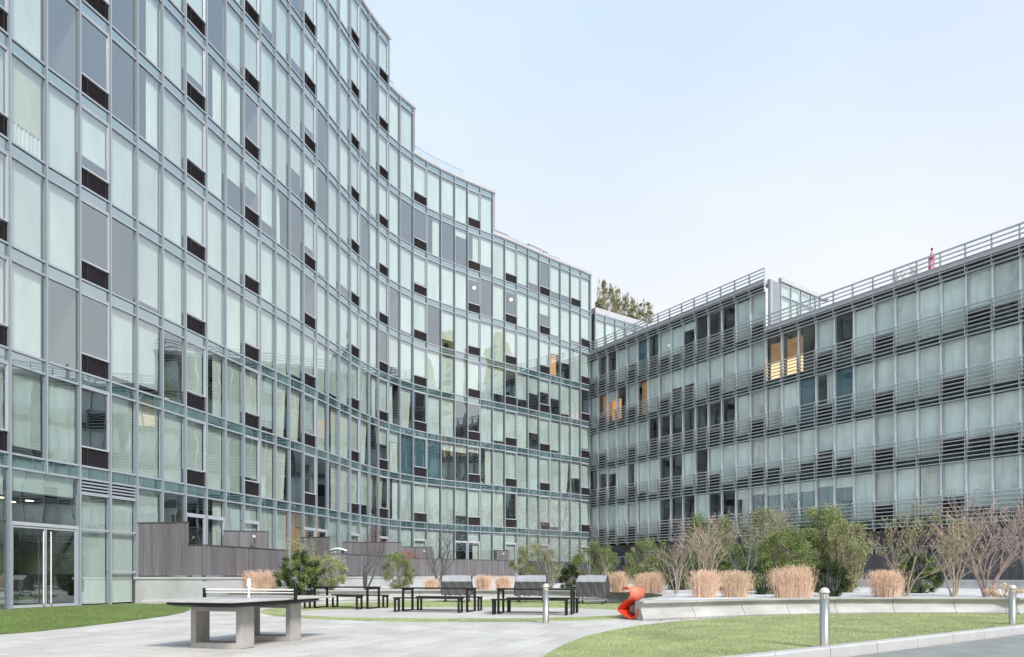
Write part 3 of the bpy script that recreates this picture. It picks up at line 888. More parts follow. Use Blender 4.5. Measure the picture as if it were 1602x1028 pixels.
# entrance doors (bays 0 and 1 of the ground storey)
p, q = LP[NX], LP[NX + 2]
d = q - p; w = d.length; rz = atan2(d.y, d.x)
ent = bpy.data.objects.new('entrance', None); COL.objects.link(ent); ent.parent = tower
ent.location = (p.x, p.y, 0); ent.rotation_euler = (0, 0, rz)
b = MB(); b.bx(0.04, w - .04, -0.05, 0.06, 2.86, 2.98, M['alu_white']); b.bx(0.04, 0.12, -.05, .06, 0.02, 2.86, M['alu_white']); b.bx(w - .12, w - .04, -.05, .06, 0.02, 2.86, M['alu'])
b.build('frame', None, ent)
b = MB(); b.add([(0.05, 0.01, 2.98), (w - .05, 0.01, 2.98), (w - .05, 0.01, zL(0) - .03), (0.05, 0.01, zL(0) - .03)], [[0, 1, 2, 3]], M['glass']); b.build('fanlight', None, ent)
b = MB(); b.bx(0.1, w - .1, .15, .17, zL(0) - .75, zL(0) - .05, M['blind']); b.build('blind', None, ent)
for s_, (a, c) in enumerate(((0.13, w / 2 - .01), (w / 2 + .01, w - .13))):
    b = MB()
    b.add([(a, 0, 0.04), (c, 0, 0.04), (c, 0, 2.85), (a, 0, 2.85)], [[0, 1, 2, 3]], M['glass_clear'])
    b.bx(a, c, -.02, .03, 0.03, 0.13, M['alu_white']); b.bx(a, c, -.02, .03, 2.78, 2.85, M['alu_white'])
    b.bx(a, a + .03, -.02, .03, 0.13, 2.78, M['alu_white']); b.bx(c - .03, c, -.02, .03, 0.13, 2.78, M['alu_white'])
    hx = c - .13 if s_ == 0 else a + .13
    b.tube([(hx, -.10, .15), (hx, -.10, 2.7)], [.021, .021], 8, M['white'])
    for z in (.4, 1.4, 2.4): b.tube([(hx, -.10, z), (hx, 0, z)], [.012, .012], 6, M['steel'])
    b.build('door', None, ent)
lob = MB(); lob.bx(-.5, w + 2.5, 3.4, 3.5, 0, 4.4, M['blind'])
lob.bx(.2, .9, 2.2, 2.9, 0, 1.1, M['black']); lob.bx(1.6, 1.75, 1.8, 1.95, 0, 2.9, M['black'])
lob.build('lobby_wall', None, ent)
for xx, yy in ((0.9, 1.6), (2.0, 1.6), (2.1, 2.6), (0.8, 2.8)):
    l_ = MB(); l_.lathe([(.13, 0), (.13, .03)], n=14); o = l_.build('lobby_fill_lamp', M['lamp'], ent); o.location = (xx, yy, 3.9)  # added lamps that brighten the lobby behind the doors
# slatted vents over bays 2 and 3
for i in (2, 3):
    p, q = LP[NX + i], LP[NX + i + 1]; d = q - p
    b = MB()
    for k in range(4):
        z = zL(0) - .13 - k * .125
        b.bx(.04, d.length - .04, -.02, .05, z - .028, z + .028, M['alu'])
    b.bx(.04, d.length - .04, .06, .08, zL(0) - .56, zL(0) - .04, M['louver_dark'])
    b.bx(.03, d.length - .03, -.05, .06, zL(0) - .60, zL(0) - .54, M['alu'])
    o = b.build('vent_slats', None, tower); o.location = (p.x, p.y, 0); o.rotation_euler = (0, 0, atan2(d.y, d.x))
for i, zz in ((2, (2.88,)), (3, (1.28, 2.88))):
    p, q = LP[NX + i], LP[NX + i + 1]; d = q - p
    for z in zz:
        b = MB(); b.bx(.03, d.length - .03, -.05, .05, z - .035, z + .035, M['alu']); o = b.build('transom', None, tower); o.location = (p.x, p.y, 0); o.rotation_euler = (0, 0, atan2(d.y, d.x))
for i in range(4, 38):
    if i in (6, 7, 13, 14, 26, 27) or i in ACB:
        p, q = LP[NX + i], LP[NX + i + 1]; d = q - p
        b = MB(); b.bx(.03, d.length - .03, -.04, .05, 3.9, 3.98, M['alu_white']); o = b.build('transom', None, tower); o.location = (p.x, p.y, 0); o.rotation_euler = (0, 0, atan2(d.y, d.x))

# distant tower beyond the wing, seen mirrored in the curve
tw = thing('residential_tower', 'distant ochre brick tower mirrored in the curved glass', 'building', (146, 19, 0), radians(10))
b = MB(); b.bx(-11, 11, -8, 8, -.2, 70, M['tower']); b.bx(-7, 7, -5, 5, 70, 75, M['tower']); b.build('wall', None, tw)
for z in range(24):
    b = MB(); b.bx(-11.12, 11.12, -8.12, 8.12, 1.2 + z * 2.9, 1.45 + z * 2.9, M['coping']); b.build('ledge', None, tw)
    for y in (-5.2, 0, 5.2):
        o = inst('window', me_pane_tw, tw, (-11.03, y - 1.1, 2.0 + z * 2.9), 0, (1, 2.2, 1.5))

# lower glass block behind the corner with a planter on its roof
g0 = Vector((7.95, 63.75)); gt = Vector((cos(radians(34)), sin(radians(34))))
GB = [g0 + gt * 1.3 * k for k in range(8)]
blk = thing('apartment_building', 'low pale glass block with roof planter seen behind the inner corner', 'building')
FB = Facade(blk, me_pane)
for k in range(7):
    for n in (4, 5):
        FB.add('window', GB[k], GB[k + 1], zU(n) + .03, zL(n + 1) - .03, fill('full' if k != 2 else 'p90'), me_pane)
    FB.add('spandrel_panel', GB[k], GB[k + 1], zL(5) + .03, zU(5) - .03, (), me_span)
    FB.add('spandrel_panel', GB[k], GB[k + 1], zL(6) + .03, zU(6) - .03, (), me_span)
FB.build()
for p in GB:
    b = MB(); b.box((0, -.03, K(6)), (.03, .08, FL * 1.25)); o = b.build('mullion', M['alu'], blk); o.location = (p.x, p.y, 0); o.rotation_euler = (0, 0, radians(34))
for z in (zL(5), zU(5), zL(6), zU(6)):
    b = MB(); sweep(b, GB, [(.05, z - .035), (.05, z + .035), (-.05, z + .035), (-.05, z - .035)], M['alu']); b.build('transom', None, blk)
b = MB(); sweep(b, GB, [(.08, zU(6) + .05), (.08, zU(6) + .62), (-.9, zU(6) + .62), (-.9, zU(6) + .05)], M['coping']); b.build('roof_planter', None, blk)
b = MB(); sweep(b, GB, [(-.3, 0), (-.3, zU(6)), (-5, zU(6)), (-5, 0)], M['room']); b.build('inner_wall', None, blk)

# ------------------------------------------------------------------ louvred wing (right)
def WPx(x):
    s = 0.0677 * (x - 76.4); return Vector(((x - 801) * FL / s, FPX * FL / s))
wa, wb = WPx(951), WPx(1597.4)
wt = (wb - wa).normalized(); WW = (wb - wa).length / 25
WN = Vector((-wt.y, wt.x))            # towards the interior
def WP(i): return wa + wt * (WW * i)
I0, I1, IH = -2, 44, 13
wing = thing('apartment_building', 'long glass wing wrapped in horizontal metal sunshade blades on the right', 'building')
FW = Facade(wing, me_pane_w)
WAC = {-1, 2, 5, 9, 12, 16, 19, 22, 26, 30, 34, 38, 42}
wspec = {(15,2):'blue',(16,2):'half',(17,2):'blue',(15,1):'p75',(16,1):'p75',(17,1):'p75',(23,1):'p75',(24,1):'p75',(24,3):'p75',(22,0):'p90',
 (13,3):'lit2',(14,3):'lit2',(-1,3):'wood',(0,3):'lit',(3,3):'wood',(6,3):'p50',(7,3):'p50',
 (7,4):'p20',(8,4):'nofill',(9,4):'nofill',(10,4):'nofill',(11,4):'full',(12,4):'full',(-1,4):'nofill',(0,4):'nofill',(2,4):'p75',(3,4):'blue',
 (5,0):'nofill',(6,0):'nofill',(7,0):'nofill',(8,0):'full',(9,0):'nofill',(10,0):'nofill',(11,0):'dooropen',(12,0):'lace',(13,0):'lace',(14,0):'lace',(15,0):'lace',(16,0):'lace',(17,0):'lace',
 (5,2):'nofill',(6,2):'nofill',(7,2):'nofill',(9,2):'nofill',(10,2):'nofill',(11,2):'cur',(12,2):'cur1',(13,2):'cur',(14,2):'full',
 (5,1):'nofill',(6,1):'nofill',(-1,1):'p20',(0,1):'p20',(-2,1):'nofill',(2,1):'half',(4,1):'full',(3,0):'cur',(2,0):'cur',(21,3):'full',(20,3):'full'}
for i in range(I0, I1):
    p, q = WP(i), WP(i + 1); d = wt
    for g in range(5):
        if g == 4 and i >= IH: continue
        z0, z1 = K(1.02 + g), K(1.845 + g)
        FW.add('spandrel_panel', p, q, K(.855 + g), z0 - .03, (), pane_mb and me_span)
        k = wspec.get((i, g))
        if k is None:
            r = random.random(); k = 'full' if r < .6 else 'cur' if r < .74 else 'p90' if r < .86 else 'p75' if r < .92 else 'nofill'
        kids = [(a_, me_bl['blind_wing'] if m_ == me_bl['blind'] else m_, *rest_) for (a_, m_, *rest_) in fill(k)]
        ac = (i in WAC) if not (g == 3 and i in (22, 23)) else (i == 23)
        if ac:
            FW.add('vent_panel', p + d * .04, q - d * .04, z0, z0 + .74, (), me_vent)
            FW.add('window', p, q, z0 + .76, z1, kids + [('frame', me_frame, 0.05, 0, 0.9, 1)], me_pane_w)
        else:
            FW.add('window', p, q, z0, z1, kids, me_pane_w)
me_span_w = pane_mb.mesh('spandrel_panel', M['spandrel_wing'])
FW.items = [(a, k, p, q, z0, z1, kk, me_span_w if k == 'spandrel_panel' else me) for (a, k, p, q, z0, z1, kk, me) in FW.items]
FW.build()
def wpath(i0, i1, n=2): return [WP(i0), WP(i1)]
rzw = atan2(wt.y, wt.x)
for i in range(I0, I1 + 1):
    p = WP(i); kt = 5.92 if i <= IH else 4.93
    b = MB(); h0, h1 = K(.80), K(kt)
    b.box((0, 0.0, (h0 + h1) / 2), (.042, .115, (h1 - h0) / 2), 0, M['fin'])
    o = b.build('mullion', None, wing); o.location = (p.x, p.y, 0); o.rotation_euler = (0, 0, rzw)
OB = .26
for i in range(I0, I1 + 1):
    p = WP(i)
    for g in range(6 if i <= IH else 5):
        if g == 0: b = MB(); b.bx(-.02, .02, -OB - .03, -.11, 0, .5 * FL); me_post = b.mesh('shade_post', M['blade'])
        inst('shade_post', me_post, wing, (p.x, p.y, K(.835 + g)), rzw)
bladeprof = lambda z: [(OB - .07, z - .022), (OB + .05, z - .026), (OB + .075, z), (OB + .05, z + .022), (OB - .07, z + .018)]
def blade(i0, i1, k):
    b = MB(); sweep(b, wpath(i0, i1), bladeprof(K(k)), M['blade']); b.build('sunshade_blade', None, wing)
for g in range(4):
    for j in range(8): blade(I0, I1, .848 + g + .067 * j)
for j in range(8): blade(I0, IH, 4.848 + .067 * j)
for j in range(3): blade(IH, I1, 4.848 + .067 * j)
for j in range(3): blade(I0, IH, 5.848 + .067 * j)
for kk in (5.095, 5.17, 5.243, 5.316): blade(IH, I1, kk)
for kk in (6.095, 6.17, 6.243, 6.316): blade(I0, IH, kk)
def wsweep(name, i0, i1, prof, m):
    b = MB(); sweep(b, wpath(i0, i1), prof, m); return b.build(name, None, wing)
wsweep('handrail', IH, I1, [(OB - .35, K(5.37)), (OB - .35, K(5.37) + .04), (OB - .39, K(5.37) + .04), (OB - .39, K(5.37))], M['alu'])
wsweep('roof', IH, I1, [(.30, K(5.012)), (.30, K(5.075)), (-12, K(5.075)), (-12, K(5.012))], M['coping'])
wsweep('roof', I0, IH, [(.30, K(6.012)), (.30, K(6.075)), (-7, K(6.075)), (-7, K(6.012))], M['coping'])
for g in range(5):
    wsweep('floor_slab', I0, I1, [(-.12, K(.87 + g)), (-.12, K(1.0 + g)), (-3.8, K(1.0 + g)), (-3.8, K(.87 + g))], M['slab'])
wsweep('inner_wall', I0, I1, [(-3.8, 0), (-3.8, K(5.0)), (-3.9, K(5.0)), (-3.9, 0)], M['room'])
wsweep('inner_wall', I0, IH, [(-3.8, K(5.0)), (-3.8, K(6.0)), (-3.9, K(6.0)), (-3.9, K(5.0))], M['room'])
wsweep('fascia', IH, I1, [(-.02, K(4.87)), (-.02, K(5.01)), (-.12, K(5.01)), (-.12, K(4.87))], M['fence_dark'])
wsweep('fascia', I0, IH, [(-.02, K(5.87)), (-.02, K(6.01)), (-.12, K(6.01)), (-.12, K(5.87))], M['fence_dark'])
for i in range(I0 + 1, I1, 3):
    p = WP(i) + WN * 2.0; kt = 4.95 if i >= IH else 5.95
    b = MB(); b.box((p.x, p.y, (K(.9) + K(kt)) / 2), (1.8, .05, (K(kt) - K(.9)) / 2), atan2(WN.y, WN.x), M['room']); b.build('partition_wall', None, wing)
# end wall of the higher part, with its own tall windows
p = WP(IH) - wt * 0.0
c = p + wt * .10 + WN * .75
b = MB(); b.box((c.x, c.y, (K(5.08) + K(6.10)) / 2), (.66, .09, (K(6.10) - K(5.08)) / 2), atan2(WN.y, WN.x), M['wall_grey'])
b.box((p.x + wt.x * .2 + WN.x * .25, p.y + wt.y * .2 + WN.y * .25, (K(5.08) + K(6.10)) / 2), (.12, .05, (K(6.10) - K(5.08)) / 2), atan2(WN.y, WN.x), M['alu'])
b.build('end_wall', None, wing)
e0 = p + WN * 1.45 + wt * .2
for k in range(4):
    a_ = e0 + WN * (1.28 * k); c_ = e0 + WN * (1.28 * (k + 1))
    for z0, z1 in ((K(5.10), K(5.84)), (K(5.86), K(6.12))):
        o = inst('window', me_pane, wing, (a_.x, a_.y, z0), atan2(WN.y, WN.x), (1.28, 1, z1 - z0))
        inst('blind', me_bl['blind'], o, (0, 0, 0), 0, (1, 1, 1))
for k in range(5):
    a_ = e0 + WN * (1.28 * k)
    b = MB(); b.box((0, 0, (K(5.08) + K(6.13)) / 2), (.035, .05, (K(6.13) - K(5.08)) / 2)); o = b.build('mullion', M['alu'], wing); o.location = (a_.x, a_.y, 0); o.rotation_euler = (0, 0, atan2(WN.y, WN.x))
b = MB()
f0 = e0 - WN * .12; f1 = e0 + WN * 5.3
b.beam((f0.x, f0.y, K(6.17)), (f1.x, f1.y, K(6.17)), .25, .28, M['coping']); b.build('coping', None, wing)
b = MB(); b.beam((f0.x, f0.y, K(5.85)), (f1.x, f1.y, K(5.85)), .1, .06, M['alu']); b.build('transom', None, wing)
b = MB(); cc = e0 + WN * 2.6 - wt * 3.0
b.box((cc.x, cc.y, K(5.9)), (2.6, 1.5, .9), atan2(WN.y, WN.x), M['room']); b.build('inner_wall', None, wing)
b = MB(); c = f1 + WN * 0.4
b.box((c.x, c.y, K(6.2)), (.3, .25, .22), 0, M['coping']); b.build('roof_vent', None, wing)
# ground storey of the wing: dark cladding boards with white framed openings
b = MB()
nb_ = int(46 * WW / .3)
for k in range(nb_):
    c = WP(I0) + wt * (k * .3 + .15) + WN * (0.12 + random.uniform(0, .012))
    b.box((c.x, c.y, (K(.80) + 0) / 2), (.144, .04, K(.80) / 2), rzw, M['fence_dark'])
o = b.build('cladding_boards', None, wing); o['kind'] = 'stuff'
for i in list(range(-1, 30, 1)):
    if i % 3 == 2: continue
    p = WP(i) + wt * .1
    me = me_pane_w
    zt = 3.25 if i % 2 == 0 else 2.9
    o = inst('window', me, wing, (p.x - WN.x * .02, p.y - WN.y * .02, 0.95), rzw, (WW - .2, 1, zt - .95))
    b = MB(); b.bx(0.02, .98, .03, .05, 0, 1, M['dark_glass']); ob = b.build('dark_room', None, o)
    inst('frame', me_frame_d, o, (0, 0, 0), 0, (1, 1, 1))

#==PART3==
# ------------------------------------------------------------------ terraces: concrete base walls and board fences
def V2(x, y): return Vector((x, y))
def wallseg(name, a, b, z0, z1, th, m, parent):
    mb = MB(); d = b - a; c = (a + b) / 2
    mb.box((0, 0, (z1 - z0) / 2), (d.length / 2, th / 2, (z1 - z0) / 2)); o = mb.build(name, m, parent)
    o.location = (c.x, c.y, z0); o.rotation_euler = (0, 0, atan2(d.y, d.x)); return o
def base_wall(pts, top, label, m=None, h2=.10):
    t = thing('base_wall', label, 'wall')
    for a, b in zip(pts[:-1], pts[1:]):
        d = b - a; n = max(1, round(d.length / 3.2))
        for k in range(n):
            p = a + d * (k / n); q = a + d * ((k + 1) / n) - d.normalized() * .012
            wallseg('wall_panel', p, q, -.1, top - h2, .24, m or M['concrete'], t)
        wallseg('coping', a - d.normalized() * .06, b + d.normalized() * .06, top - h2 + .004, top, .32, m or M['concrete'], t)
    return t
def fence(pts, z0, z1, label, m=None, group=None):
    """vertical boards, each a separate thickness; joined because they are only a few pixels wide"""
    t = thing('board_fence', label, 'fence', group=group)
    m = m or M['fence']; b = MB()
    for a, c in zip(pts[:-1], pts[1:]):
        d = c - a; n = max(1, int(d.length / .14)); w = d.length / n; rz = atan2(d.y, d.x)
        for k in range(n):
            p = a + d * ((k + .5) / n)
            off = random.uniform(-.006, .006)
            b.box((p.x - sin(rz) * off, p.y + cos(rz) * off, (z0 + z1) / 2), (w / 2 - .006, .014, (z1 - z0) / 2), rz)
    o = b.build('fence_boards', m, t); o['kind'] = 'stuff'
    for a, c in zip(pts[:-1], pts[1:]):
        wallseg('cap_rail', a, c, z1 + .002, z1 + .035, .08, M['fence_dark'], t)
        mb = MB(); d = c - a; n = max(1, round(d.length / 1.6))
    b = MB()
    for a, c in zip(pts[:-1], pts[1:]):
        d = c - a; n = max(1, round(d.length / 1.5)); nn = Vector((-d.y, d.x)).normalized() * .045
        for k in range(n + 1):
            p = a + d * (k / n) + nn + d.normalized() * (.07 if k == 0 else -.07 if k == n else 0)
            b.box((p.x, p.y, (z0 - .08 + z1) / 2), (.03, .03, (z1 - z0 + .08) / 2), atan2(d.y, d.x))
    b.build('fence_posts', M['black'], t)
    for p in pts[1:-1]: wallseg('corner_board', p + Vector((-.035, 0)), p + Vector((.035, 0)), z0, z1, .07, m, t)
    return t
BT = 1.09
A1, B1, C1 = V2(-15.35, 27.25), V2(-12.32, 26.62), V2(-10.9, 32.0)
base_wall([A1, B1, C1, V2(-10.35, 34.1)], BT, 'pale concrete base wall of the terrace beside the left lawn')
base_wall([V2(-9.75, 37.3), V2(-9.55, 37.6), V2(-8.05, 42.6)], BT, 'concrete base wall behind the first picnic table and bare tree')
base_wall([V2(-8.9, 46.2), V2(-7.35, 46.4), V2(.2, 54.6)], BT, 'long concrete base wall behind the covered grills')
base_wall([V2(.9, 57.0), V2(7.0, 61.8)], 1.0, 'low dark base wall near the inner corner of the buildings', M['fence_dark'])
ft = 1.235
def zt_at(py, D): return PZ(py, D)
# first terrace
Bm = V2(PX(295, 26.8), 26.8)
fence([A1, Bm], BT + .05, PZ(818, 27.0), 'tall grey board fence panel nearest the glass doors')
fence([Bm, B1, C1], BT + .05, PZ(853, 26.6), 'lower grey board fence turning the corner beside the left lawn')
fence([V2(-13.9, 32.0), V2(PX(421, 32.6), 32.6)], BT + .05, PZ(831.5, 32.3), 'short grey board divider with a flood lamp behind the first fence')
fence([V2(-12.1, 37.9), V2(PX(516, 37.2), 37.2)], BT + .05, PZ(841, 37.6), 'grey board divider behind the round evergreen')
fence([V2(PX(516, 37.2), 37.25), V2(-9.55, 37.6), V2(-8.05, 42.6)], BT + .05, PZ(869, 40), 'grey board fence behind the first bare tree')
fence([V2(-10.9, 42.8), V2(PX(628, 42.9), 42.9)], BT + .05, PZ(848.5, 42.8), 'grey board divider below the dark deck chair')
fence([V2(-8.4, 48.6), V2(PX(677, 49.2), 49.2)], BT + .05, PZ(856, 49), 'grey board divider with a lamp beside the red furniture')
fence([V2(-8.9, 46.3), V2(-7.3, 46.5), V2(.25, 54.6)], BT + .05, PZ(875.5, 50.5), 'long grey board fence behind the covered grills')
fence([V2(PX(769, 56.0), 56.0), V2(PX(797, 56.3), 56.3)], BT + .05, PZ(861.5, 56.2), 'small grey board divider behind the long fence')
fence([V2(.9, 57.2), V2(7.0, 62.0)], 1.02, PZ(879, 59), 'dark board fence behind the bushes near the inner corner', M['fence_dark'])
# terrace decks (ground behind the fences)
sheet('terrace_deck', [tuple(A1), tuple(B1), tuple(C1), (-10.3, 34.3), (-9.5, 37.6), (-8.0, 42.6), (-8.6, 46.4), (-7.2, 46.5), (.3, 54.6), (7.2, 62.6), (4.39, 60.8), (-2.66, 55.0), (-9.0, 48.3), (-11.0, 42.4), (-12.9, 36.0), (-14.7, 29.85), (-15.4, 27.3)], 1.05, M['slab'])
# right wing terrace
off = -3.0
wpts = [WP(i) + WN * off for i in (1, 10, 20, 30, 40)]
base_wall([wpts[0], wpts[-1]], .93, 'pale concrete base wall in front of the louvred wing')
wf = [WP(i) + WN * (off + .05) for i in (1, 9, 13, 17, 40)]
fence([wf[0], wf[1]], .96, 2.05, 'dark board fence below the wing near the inner corner', M['fence_dark'])
fence([wf[1], wf[2]], .96, 2.25, 'dark board fence below the wing behind the middle bushes', M['fence_dark'])
fence([wf[2], wf[4]], .96, 2.35, 'long dark board fence below the wing behind the bare trees', M['fence_dark'])
def divider(i, z, label):
    a = WP(i) - WN * .1; b = WP(i) + WN * (off + .1); fence([a, b], .96, z, label, M['fence_dark'])
divider(4.3, 2.9, 'dark divider fence below the wing behind the green bushes'); divider(15.5, 2.9, 'dark divider fence below the wing behind the tall bamboo'); divider(21.5, 2.8, 'dark divider fence below the wing at the right edge')

# ------------------------------------------------------------------ concrete table tennis table
tt = thing('ping_pong_table', 'concrete outdoor ping pong table with net in the left foreground', 'table', (-4.40, 11.12, 0), 0)
U = V2(.285, .958).normalized(); Vv = V2(U.y, -U.x); TR = atan2(Vv.y, Vv.x)      # local x across the table, local y along it
tt.rotation_euler = (0, 0, TR)
b = MB()
hx, hy = .80, 1.40
def plate(b, hx, hy, z0, z1, bv, m):
    vs = []
    for (k, z) in ((bv, z0), (0, z0 + bv), (0, z1 - bv), (bv, z1)):
        vs += [(-hx + k, -hy + k, z), (hx - k, -hy + k, z), (hx - k, hy - k, z), (-hx + k, hy - k, z)]
    fs = [[3, 2, 1, 0]]
    for r in range(3):
        for j in range(4):
            a = r * 4 + j; c = r * 4 + (j + 1) % 4; fs.append([a, c, c + 4, a + 4])
    fs.append([12, 13, 14, 15]); b.add(vs, fs, m)
plate(b, hx, hy, .735, .765, .006, M['table_top']); b.build('table_top', None, tt)
b = MB()   # tapered black under-tray
vs = []
for (x, y, z) in ((.52, 1.02, .655), (.60, 1.14, .69), (.60, 1.14, .734)):
    vs += [(-x, -y, z), (x, -y, z), (x, y, z), (-x, y, z)]
b.add(vs, [[3, 2, 1, 0]] + [[r * 4 + j, r * 4 + (j + 1) % 4, r * 4 + 4 + (j + 1) % 4, r * 4 + 4 + j] for r in range(2) for j in range(4)] + [[8, 9, 10, 11]], M['black'])
b.build('under_tray', None, tt)
for y in (-.63, .63):
    b = MB(); m = M['table_conc']; w, d, th = .475, .155, .10
    b.bx(-w, -w + th, -d, d, 0, .654); b.bx(w - th, w, -d, d, 0, .654)
    b.bx(-w + th, w - th, -d, d, 0, .085); b.bx(-w + th, w - th, -d, d, .575, .654)
    o = b.build('leg_frame', m, tt); o.location = (0, y, 0)
    bv_ = o.modifiers.new('bevel', 'BEVEL'); bv_.width = .008; bv_.segments = 2
net = bpy.data.objects.new('net', None); COL.objects.link(net); net.parent = tt
for x in (-.90, .90):
    b = MB(); b.bx(x - .022, x + .022, -.02, .02, .70, .925); b.bx(min(x, x * .78), max(x, x * .78), -.03, .03, .70, .733); b.build('net_post', M['black'], net)
b = MB(); b.bx(-.88, .88, -.006, .006, .890, .915); b.bx(-.88, .88, -.004, .004, .845, .862); b.build('net_tape', M['net'], net)
b = MB()
for k in range(60):
    x = -.87 + k * .0295; b.bx(x, x + .003, -.0015, .0015, .77, .89)
for k in range(6):
    z = .775 + k * .02; b.bx(-.88, .88, -.0015, .0015, z, z + .003)
b.build('net_mesh', M['black'], net)
b = MB(); b.lathe([(.035, .766), (.018, .80), (.018, .93), (.034, .95), (.045, .99), (.03, 1.02), (.036, 1.05), (.028, 1.08), (.006, 1.095)], n=14); b.bx(-.07, .07, -.012, .012, .915, .93)
o = b.build('centre_post', M['white'], net, smooth=True)

# ------------------------------------------------------------------ picnic tables and benches
def bench_mesh(L, D, H, t=.045, name='b'):
    b = MB()
    return b
def make_table(L=2.25, D=.78, H=.745):
    r = thing('picnic_table', 'x', 'table')
    b = MB(); plate(b, L / 2, D / 2, H - .04, H, .004, M['black']); b.build('table_top', None, r)
    b = MB()
    for s_ in (-1, 1):
        b.bx(s_ * (L / 2 - .11) - .0, s_ * (L / 2 - .05), -D / 2 + .04, D / 2 - .04, H - .041, H - .085) if False else None
    for s_ in (-1, 1):
        x = s_ * (L / 2 - .055)
        b2 = MB(); w = .03
        b2.bx(x - w, x + w, -D / 2 + .01, -D / 2 + .07, 0, H - .042); b2.bx(x - w, x + w, D / 2 - .07, D / 2 - .01, 0, H - .042)
        b2.bx(x - w + .001, x + w - .001, -D / 2 + .07, D / 2 - .07, .0, .04); b2.bx(x - w + .001, x + w - .001, -D / 2 + .07, D / 2 - .07, H - .09, H - .042)
        b2.build('leg_frame', M['black'], r)
    return r
def make_bench(L=2.2, D=.34, H=.45):
    r = thing('picnic_bench', 'x', 'bench')
    b = MB()
    for k in range(3):
        y = -D / 2 + (k + .5) * D / 3; b.bx(-L / 2, L / 2, y - D / 6 + .004, y + D / 6 - .004, H - .035, H)
    b.build('seat', M['black'], r)
    for s_ in (-1, 1):
        x = s_ * (L / 2 - .055); b2 = MB(); w = .028
        b2.bx(x - w, x + w, -D / 2 + .01, -D / 2 + .06, 0, H - .037); b2.bx(x - w, x + w, D / 2 - .06, D / 2 - .01, 0, H - .037)
        b2.bx(x - w + .001, x + w - .001, -D / 2 + .06, D / 2 - .06, .0, .035); b2.bx(x - w + .001, x + w - .001, -D / 2 + .06, D / 2 - .06, H - .08, H - .037)
        b2.build('leg_frame', M['black'], r)
    return r
sets = [(-5.72, 23.0, -21, 'left', 'nearest the round evergreen, half hidden by the ping pong table'), (-2.30, 20.95, -16, 'middle', 'the middle one of three'), (.72, 19.6, -11, 'right', 'behind the middle bollard')]
tb0 = bn0 = None
for k, (x, y, a, nm, where) in enumerate(sets):
    a = radians(a)
    t = make_table() if tb0 is None else copy_tree(tb0)
    tb0 = tb0 or t
    t.location = (x, y, TZ + .006); t.rotation_euler = (0, 0, a)
    t['label'] = 'black steel picnic table ' + where; t['group'] = 'picnic tables'
    for s_, wn_ in ((-1, 'near'), (1, 'far')):
        bb = make_bench() if bn0 is None else copy_tree(bn0)
        bn0 = bn0 or bb
        off_ = .64
        bb.location = (x - sin(a) * off_ * s_ - (.09 if s_ < 0 else -.09), y + cos(a) * off_ * s_, TZ + .006); bb.rotation_euler = (0, 0, a)
        bb['label'] = 'black backless bench on the %s side of the %s picnic table' % (wn_, nm); bb['group'] = 'picnic benches'

# ------------------------------------------------------------------ covered grills
def grill(x, y, rz, label, w=1.28, h=1.14, d=.62):
    r = thing('covered_grill', label, 'grill', (x, y, TZ), rz, 'covered barbecue grills')
    random.seed(int(x * 100) + 5)
    b = MB(); nx, nz = 26, 14
    # draped cover: grid of rings around a rounded box, with folds
    ring = []
    seg = []
    W2, D2 = w / 2, d / 2
    per = []
    for i in range(nx): per.append((-W2 + w * i / nx, -D2))
    for i in range(12): per.append((W2, -D2 + d * i / 12))
    for i in range(nx): per.append((W2 - w * i / nx, D2))
    for i in range(12): per.append((-W2, D2 - d * i / 12))
    n = len(per)
    lev = [(.30, 1.02), (.38, 1.0), (.50, .97), (.62, .95), (.74, .95), (.83, .97), (.88, .99), (.93, .97), (1.02, .90), (1.09, .80), (1.13, .70)]
    for li, (z, sc) in enumerate(lev):
        for j, (px_, py_) in enumerate(per):
            fx = px_ * (1 if z < .9 else (1 - (z - .9) * .16)); front = py_ < 0
            fy = py_ * (sc if z < .9 else 1.0)
            if z > .88:
                tt_ = (z - .88) / .25
                fy = py_ * (1 - tt_ * (.62 if front else .18)) + (.04 * tt_)
            fold = .05 * sin(j * 1.9 + z * 5 + x) * (1 - min(1, z / 1.05)) + .03 * sin(j * .83 + z * 9 + y)
            L_ = hypot(px_, py_) + 1e-6
            zz = z + (.03 * sin(j * .7 + x * 3) if li == 0 else 0)
            b.v.append((fx * (1 + fold) , fy * (1 + fold * 1.5), zz))
    for li in range(len(lev) - 1):
        for j in range(n):
            a = li * n + j; c = li * n + (j + 1) % n
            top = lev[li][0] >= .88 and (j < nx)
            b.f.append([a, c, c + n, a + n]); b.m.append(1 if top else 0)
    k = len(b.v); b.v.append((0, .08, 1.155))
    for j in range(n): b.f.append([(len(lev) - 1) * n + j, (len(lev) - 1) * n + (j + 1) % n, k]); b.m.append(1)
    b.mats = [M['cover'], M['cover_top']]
    o = b.build('cover', None, r, smooth=True)
    b = MB(); b.bx(-W2 * .85, W2 * .85, -D2 * .7, D2 * .7, .16, .20)
    for sx in (-1, 1):
        for sy in (-1, 1): b.bx(sx * W2 * .8 - .02, sx * W2 * .8 + .02, sy * D2 * .65 - .02, sy * D2 * .65 + .02, .08, .5)
    b.build('cart', M['alu'], r)
    for sx in (-1, 1):
        for sy in (-1, 1):
            b = MB(); b.tube([(sx * W2 * .8 - .02, sy * D2 * .65, .06), (sx * W2 * .8 + .02, sy * D2 * .65, .06)], [.06, .06], 10); b.build('wheel', M['black'], r)
    random.seed(11)
    return r
grill(PX(715, 28.6), 28.6, radians(-4), 'charcoal covered barbecue grill behind the middle picnic table')
grill(PX(831, 28.0), 28.0, radians(-12), 'charcoal covered barbecue grill behind the right picnic table', 1.32)
